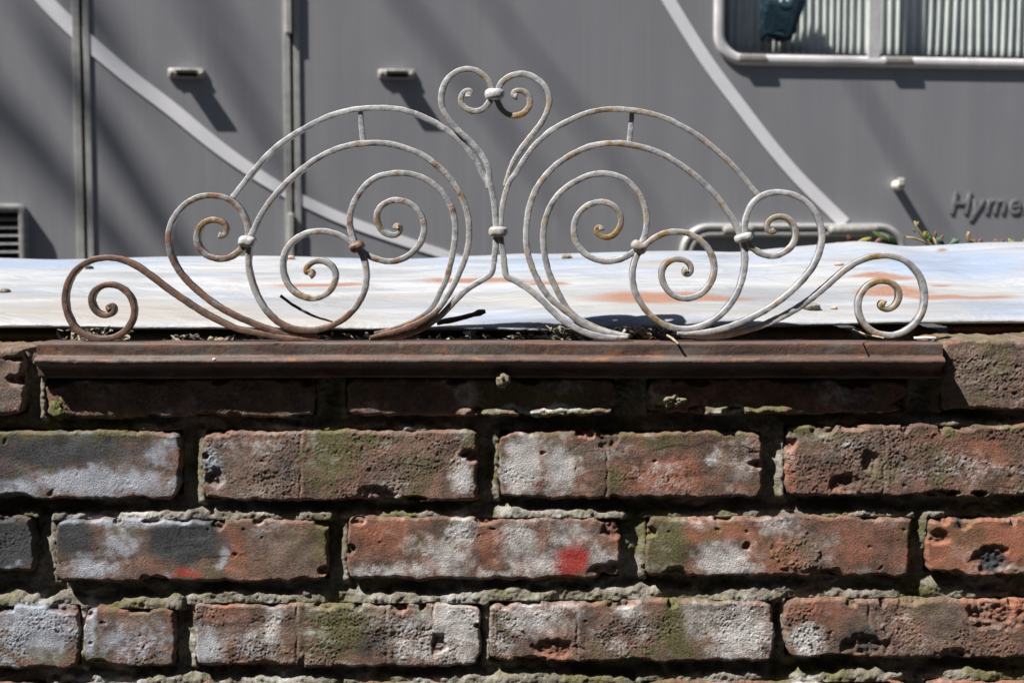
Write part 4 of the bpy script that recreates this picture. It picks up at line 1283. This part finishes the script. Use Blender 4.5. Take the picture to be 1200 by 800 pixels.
# wheels of the near side
for wxc in (-1.6, 2.6):
    bm = bmesh.new()
    n = 40
    prof = [(0.20, .03), (0.30, .0), (0.335, .02), (0.345, .06), (0.345, .16), (0.335, .20), (0.30, .22), (0.20, .20)]
    rows = [[bm.verts.new((wxc + r * math.cos(2 * math.pi * k / n), -.005 + y, .345 + r * math.sin(2 * math.pi * k / n))) for k in range(n)] for r, y in prof]
    for a, b in zip(rows, rows[1:] + rows[:1]):
        for k in range(n):
            bm.faces.new((a[k], a[(k + 1) % n], b[(k + 1) % n], b[k]))
    wh = link('wheel', bm_mesh('wheel', bm, True), M['tyre'], rv)
    bm = bmesh.new()
    bmesh.ops.create_cone(bm, cap_ends=True, segments=n, radius1=.2, radius2=.17, depth=.05, matrix=Matrix.Translation((wxc, .06, .345)) @ Matrix.Rotation(math.radians(90), 4, 'X'))
    link('rim', bm_mesh('rim', bm), M['trim'], wh)

# ================================================================== TREE whose limbs shade the motorhome
tree = thing('bare_tree', 'leafless tree standing left of the motorhome', 'tree', (-6.2, 1.6, 0))
TB = Vector((-6.2, 1.6, 0))


def limb_from_shadow(pa, pb, ka, kb, ra, rb, parent, name='limb'):
    """a limb whose shadow runs over the motorhome's side from pixel pa to pixel pb"""
    pts = []
    for i in range(9):
        f = i / 8
        u, v = pa[0] + (pb[0] - pa[0]) * f, pa[1] + (pb[1] - pa[1]) * f
        x, z = RV(u, v)
        w = Vector((0, RV_Y, 0)) + rt * x + Vector((0, 0, z))
        w = w - SUN * (ka + (kb - ka) * f)
        w += Vector((float(pn(f * 3, pa[0], 1)), float(pn(f * 3, pa[0], 5)), float(pn(f * 3, pa[0], 9)))) * 0.05
        pts.append(w - TB)
    return tube3(name, pts, [ra + (rb - ra) * i / 8 for i in range(9)], 9, M['bark'], parent), pts


TR = [Vector((0, 0, 0)), Vector((.1, .05, 2.5)), Vector((0.3, .05, 5)), Vector((.5, .0, 7.0)), Vector((.9, -.1, 8.2))]
trunk = tube3('trunk', TR, [.30, .24, .2, .17, .12], 14, M['bark'], tree)
LIMBS = [((-60, 80), (160, 300), 10.5, 9.0, 0.0289, 0.0255), ((60, 60), (230, 320), 10.0, 9.2, 0.0306, 0.0272), ((60, -60), (130, 60), 10.8, 10.0, 0.0255, 0.0255),
         ((215, -60), (350, 240), 10.5, 9.5, 0.0153, 0.0136), ((420, -60), (640, 210), 10.6, 9.6, 0.0127, 0.0110), ((960, 20), (1120, 300), 10.4, 9.8, 0.0093, 0.0085), ((540, -40), (760, 240), 10.0, 9.0, 0.0085, 0.0085)]
for l in LIMBS:
    _, pts = limb_from_shadow(*l, tree)

# ================================================================== SKY BLOCKER, an unseen building added behind the camera to keep shadows dark
blocker = thing('sky_blocker', 'unseen added brick house across the yard, behind the photographer', 'blocker', (0, -3.3, 0))
bm = box_bm(-13, 13, -7.0, 0, 0, 6.2)
link('wall', bm_mesh('wall', bm), M['blocker_wall'], blocker)  # wall, roof, windows and sills only give the added blocker its shape
bm = bmesh.new()
vv_ = [bm.verts.new(q) for q in ((-13.3, .35, 6.1), (13.3, .35, 6.1), (13.3, -3.5, 8.8), (-13.3, -3.5, 8.8), (13.3, -7.35, 6.1), (-13.3, -7.35, 6.1))]
for f in ((0, 1, 2, 3), (3, 2, 4, 5), (0, 3, 5), (1, 4, 2), (0, 5, 4, 1)):
    bm.faces.new([vv_[k] for k in f])
link('roof', bm_mesh('roof', bm), M['bark'], blocker)  # roof of the added sky blocker
for zz_ in (1.0, 4.1):
    for xx_ in (-9, -5.4, -1.8, 1.8, 5.4, 9):
        bm = box_bm(xx_ - .6, xx_ + .6, -.01, .03, zz_, zz_ + 1.5)
        wd = link('window', bm_mesh('window', bm), M['rubber'], blocker)  # window of the added sky blocker
        bm = box_bm(xx_ - .68, xx_ + .68, .0, .09, zz_ - .09, zz_ - .005)
        link('blocker_sill', bm_mesh('blocker_sill', bm), M['stone'], wd)

# ================================================================== SMALL THINGS
# dead stick on the sheet's edge
a, b = P(512, 379, .060), P(569, 365, .060)
pts = []
for i in range(9):
    f = i / 8
    p = a.lerp(b, f)
    pts.append(p + Vector((0, 0, .0012 * float(pn(f * 3, 1.1, .3)))))
o = tube3('stick', pts, [.0018, .0024, .0026, .0024, .0022, .0022, .0020, .0030, .0016], 8, M['twig'])
tag(o, 'short black dead stick poking up behind the left foot of the scrollwork', 'stick')


def lump(name, c, rx, ry, rz, mat, sd, amp=.35, sub=3):
    bm = bmesh.new()
    bmesh.ops.create_icosphere(bm, subdivisions=sub, radius=1.0)
    for v in bm.verts:
        n = 1 + amp * float(pn(v.co.x * 1.4 + sd, v.co.y * 1.4, v.co.z * 1.4)) + amp * .6 * float(pn(v.co.x * 4 + sd, v.co.y * 4, v.co.z * 4))
        v.co = Vector((v.co.x * rx * n, v.co.y * ry * n, v.co.z * rz * n))
    o = link(name, bm_mesh(name, bm, True), mat)
    o.location = c
    return o


for (u, v, r, m, lab) in ((5, 343, .0042, 'stone', 'dark pebble at the left edge of the painted sheet'),
                          (105, 315, .0036, 'twig', 'small black crumb on the sheet above the brown left scroll'),
                          (340, 303, .0045, 'pink', 'pinkish pebble on the far edge of the sheet'),
                          (951, 363, .0062, 'stone', 'brown pebble on the sheet left of the rightmost scroll'),
                          (978, 362, .0026, 'pink', 'tiny tan pebble on the sheet, right of the brown pebble'),
                          (983, 311, .0038, 'pink', 'pale pinkish crumb high on the sheet beside the right scrolls'),
                          (663, 303, .0045, 'clod', 'small brown clod on the far edge of the sheet')):
    c = sheet_pt(u, v)
    o = lump('pebble', c + Vector((0, 0, r * .35)), r * 1.25, r, r * .6, M[m], u, .3)
    tag(o, lab, 'pebble')

o = lump('mud_lump', P(589, 445, -.007), .0048, .005, .0058, M['clod'], 3.3, .5)
tag(o, 'small tan mud lump stuck under the middle of the brown rail', 'lump')
o = lump('moss_lump', P(788, 469, -.002), .0075, .0035, .0045, M['clod'], 8.3, .9, 4)
tag(o, 'dry grey moss lump on the shaded bricks under the rail, right of centre', 'moss')
o = lump('moss_tuft', P(70, 480, .002), .006, .003, .007, M['mossm'], 5.3, .9, 4)
tag(o, 'dry crumbly moss tuft under the left end of the rail', 'moss')
# leaf litter behind the rail
def litter(name, spots, label, sd, n, kind=None):
    rn_ = random.Random(sd)
    bm = bmesh.new()
    for _ in range(n):
        u, v, su, h = rn_.choice(spots)
        y = rn_.uniform(.034, .062)
        x = P(rn_.gauss(u, su), v, y).x
        z = ZT - .004 + min(.011, abs(rn_.gauss(0, h * 1.1)))
        L, w = rn_.uniform(.003, .012) * (1.8 if rn_.random() < .15 else 1), rn_.uniform(.0012, .0042)
        rot = Matrix.Rotation(rn_.uniform(0, 6.28), 4, 'Z') @ Matrix.Rotation(rn_.uniform(-.7, .7), 4, 'X') @ Matrix.Rotation(rn_.uniform(-.8, .8), 4, 'Y')
        mt = Matrix.Translation((x, y, z)) @ rot
        pr = [(-L / 2, 0, 0), (-L / 5, w / 2, w * .2), (L / 4, w / 2.4, w * .3), (L / 2, 0, 0), (L / 4, -w / 2.4, .1 * w), (-L / 5, -w / 2, .15 * w)]
        vs_ = [bm.verts.new(mt @ Vector(p)) for p in pr]
        vb_ = [bm.verts.new(mt @ (Vector(p) - Vector((0, 0, .0006)))) for p in pr]
        bm.faces.new(vs_)
        bm.faces.new(vb_[::-1])
        for i in range(6):
            bm.faces.new((vs_[i], vb_[i], vb_[(i + 1) % 6], vs_[(i + 1) % 6]))
    o = link(name, bm_mesh(name, bm), M['litter'])
    tag(o, label, 'litter', kind='stuff')
    return o


litter('leaf_litter', [(650, 392, 22, .006), (675, 392, 14, .008), (620, 393, 20, .003), (760, 392, 20, .008), (740, 391, 14, .009), (785, 393, 16, .005)], 'dry grey leaf litter heaped on the wall top around the right foot', 4, 420)
litter('leaf_litter', [(100, 396, 16, .006), (125, 394, 14, .004), (355, 388, 24, .006), (450, 393, 40, .003), (530, 393, 40, .0025), (250, 393, 30, .003)], 'thin dark leaf litter on the wall top behind the left scrolls', 9, 260)


def straw(name, pix, y, r, mat, label):
    pts = [P(u, v, yy) for (u, v), yy in zip(pix, y)]
    o = tube3(name, pts, r, 6, M[mat])
    tag(o, label, 'straw')
    return o


straw('straw', [(782, 393), (788, 396.5), (795, 403)], (.015, .002, -.010), .0010, 'straw', 'short pale splinter lying over the rail edge right of centre')
straw('straw', [(1003, 387), (1012, 391), (1024, 393.5), (1036, 396)], (.030, .024, .014, .004), .0007, 'straw', 'thin dry stalk on the rail beside the rightmost scroll')
straw('straw', [(1071, 396), (1085, 395.4), (1097, 396.2)], (.010, .008, .004), .0011, 'flake', 'pale flat straw on the right end of the rail')
# dry stems standing up behind the right end throw the thin shadows on rail and brick
straw('grass_stem', [(1016, 394), (1009, 391), (1000, 386)], (.02, .0, -.016), .0006, 'straw', 'fine curved grass stem beside the rightmost scroll')

# stonecrop growing along the far edge of the sheet
def leaf_mesh(L, w, th, name='leaf'):
    bm = bmesh.new()
    bmesh.ops.create_uvsphere(bm, u_segments=12, v_segments=10, radius=1.0)
    for v in bm.verts:
        t = (v.co.z + 1) / 2
        r = math.hypot(v.co.x, v.co.y) or 1.0
        k = math.sin(math.pi * min(1.0, max(0.0, t)) ** 1.5) ** .75 / max(r, .15) * r
        v.co = Vector((v.co.x / r * w * k, v.co.y / r * th * k + .25 * L * (t - .5) ** 2, t * L))
    return bm_mesh(name, bm, True)


def plant(base, leaves, stems, label, name='stonecrop'):
    t = thing(name, label, 'plant', base)
    for pts, r in stems:
        tube3('stem', [Vector(p) - Vector(base) for p in pts], r, 6, M['stem'], t)
    for p, L, w, ry, rx, mat in leaves:
        o = link('leaf', leaf_mesh(L * 1.1, w * .42, w * .18), M[mat], t)
        o.location = Vector(p) - Vector(base)
        o.rotation_euler = (rx, ry, 0)
    return t


YP = 0.535
R90 = math.pi / 2


def pl(u, v, y=YP):
    return P(u, v, y)


b = pl(1005, 300)
plant(b, [(pl(998, 293), .020, .007, -1.15, .2, 'leafy'), (pl(995, 290), .026, .009, 1.15, .2, 'leafy'), (pl(1001, 289), .016, .007, -.6, .3, 'leafr'), (pl(1020, 290), .018, .008, .9, .2, 'leafr'), (pl(1018, 291), .014, .008, 1.3, .2, 'leafb')],
      [([b, pl(1000, 292), pl(1012, 288)], .0016)], 'yellow and red stonecrop at the far edge of the sheet, in front of the hatch')
b = pl(1050, 300)
plant(b, [(pl(1052, 289), .032, .0085, -1.05, .1, 'leafg'), (pl(1054, 291), .022, .008, -.8, .5, 'leafg')], [([b, pl(1050, 294)], .0016)], 'single dark green leaf poking up at the corner of the hatch')
b = pl(1095, 300)
plant(b, [(pl(1075, 268), .008, .003, -.4, 0, 'leafy'), (pl(1073, 266), .007, .003, .5, 0, 'leafy'), (pl(1086, 283), .012, .005, -.3, .2, 'leafy'), (pl(1084, 282), .010, .005, .5, .2, 'leafg'), (pl(1095, 283), .012, .0045, .1, .2, 'leafr'), (pl(1099, 286), .012, .0045, .5, .1, 'leafr'), (pl(1091, 288), .012, .005, -.2, .2, 'leafg'), (pl(1074, 273), .006, .003, -.9, 0, 'leafg'), (pl(1080, 276), .008, .003, 1.0, 0, 'leafy'), (pl(1064, 279), .006, .0025, -1.2, 0, 'leafr')],
      [([b, pl(1092, 288), pl(1086, 280), pl(1079, 273), pl(1074, 266), pl(1072, 259)], .0014), ([pl(1092, 290), pl(1082, 283), pl(1072, 279), pl(1062, 278)], .0013), ([b, pl(1098, 288), pl(1094, 278)], .0013)],
      'spindly yellow green sprig with thin stems rising behind the sheet', 'sprig')
b = pl(1112, 300)
plant(b, [(pl(1108, 288), .014, .008, -.9, .2, 'leafb'), (pl(1110, 288), .014, .008, 1.1, .2, 'leafb'), (pl(1115, 289), .010, .006, .3, .2, 'leafb')], [([b, pl(1111, 290)], .0014)], 'low blue green stonecrop right of the spindly sprig')
for (u, du, lab) in ((1140, 8, 'reddish stonecrop with a curved bare stem behind the sheet'), (1168, 7, 'small red stonecrop rosette on the far edge of the sheet'), (1192, 9, 'brown red stonecrop clump at the right edge of the picture')):
    b = pl(u, 296)
    rr_ = random.Random(u)
    lv = [(pl(u + rr_.uniform(-du, du), 291 + rr_.uniform(-2, 2)), rr_.uniform(.006, .013), rr_.uniform(.003, .006), rr_.uniform(-1.4, 1.4), rr_.uniform(-.6, .6), rr_.choice(['leafr', 'leafr', 'leafr', 'leafy'])) for _ in range(11)]
    stm = [([b, pl(u + 2, 287)], .0014)]
    if u == 1140:
        stm.append(([pl(1150, 287), pl(1142, 284), pl(1136, 281), pl(1134, 276), pl(1136, 272)], .0022))
    plant(b, lv, stm, lab)

# white speck of paint on the rail
o = lump('paint_fleck', P(251, 421, -.0125), .0016, .0008, .0011, M['flake'], 1.0, .2, 2)
tag(o, 'tiny white paint fleck on the bead of the rail at left', 'fleck')
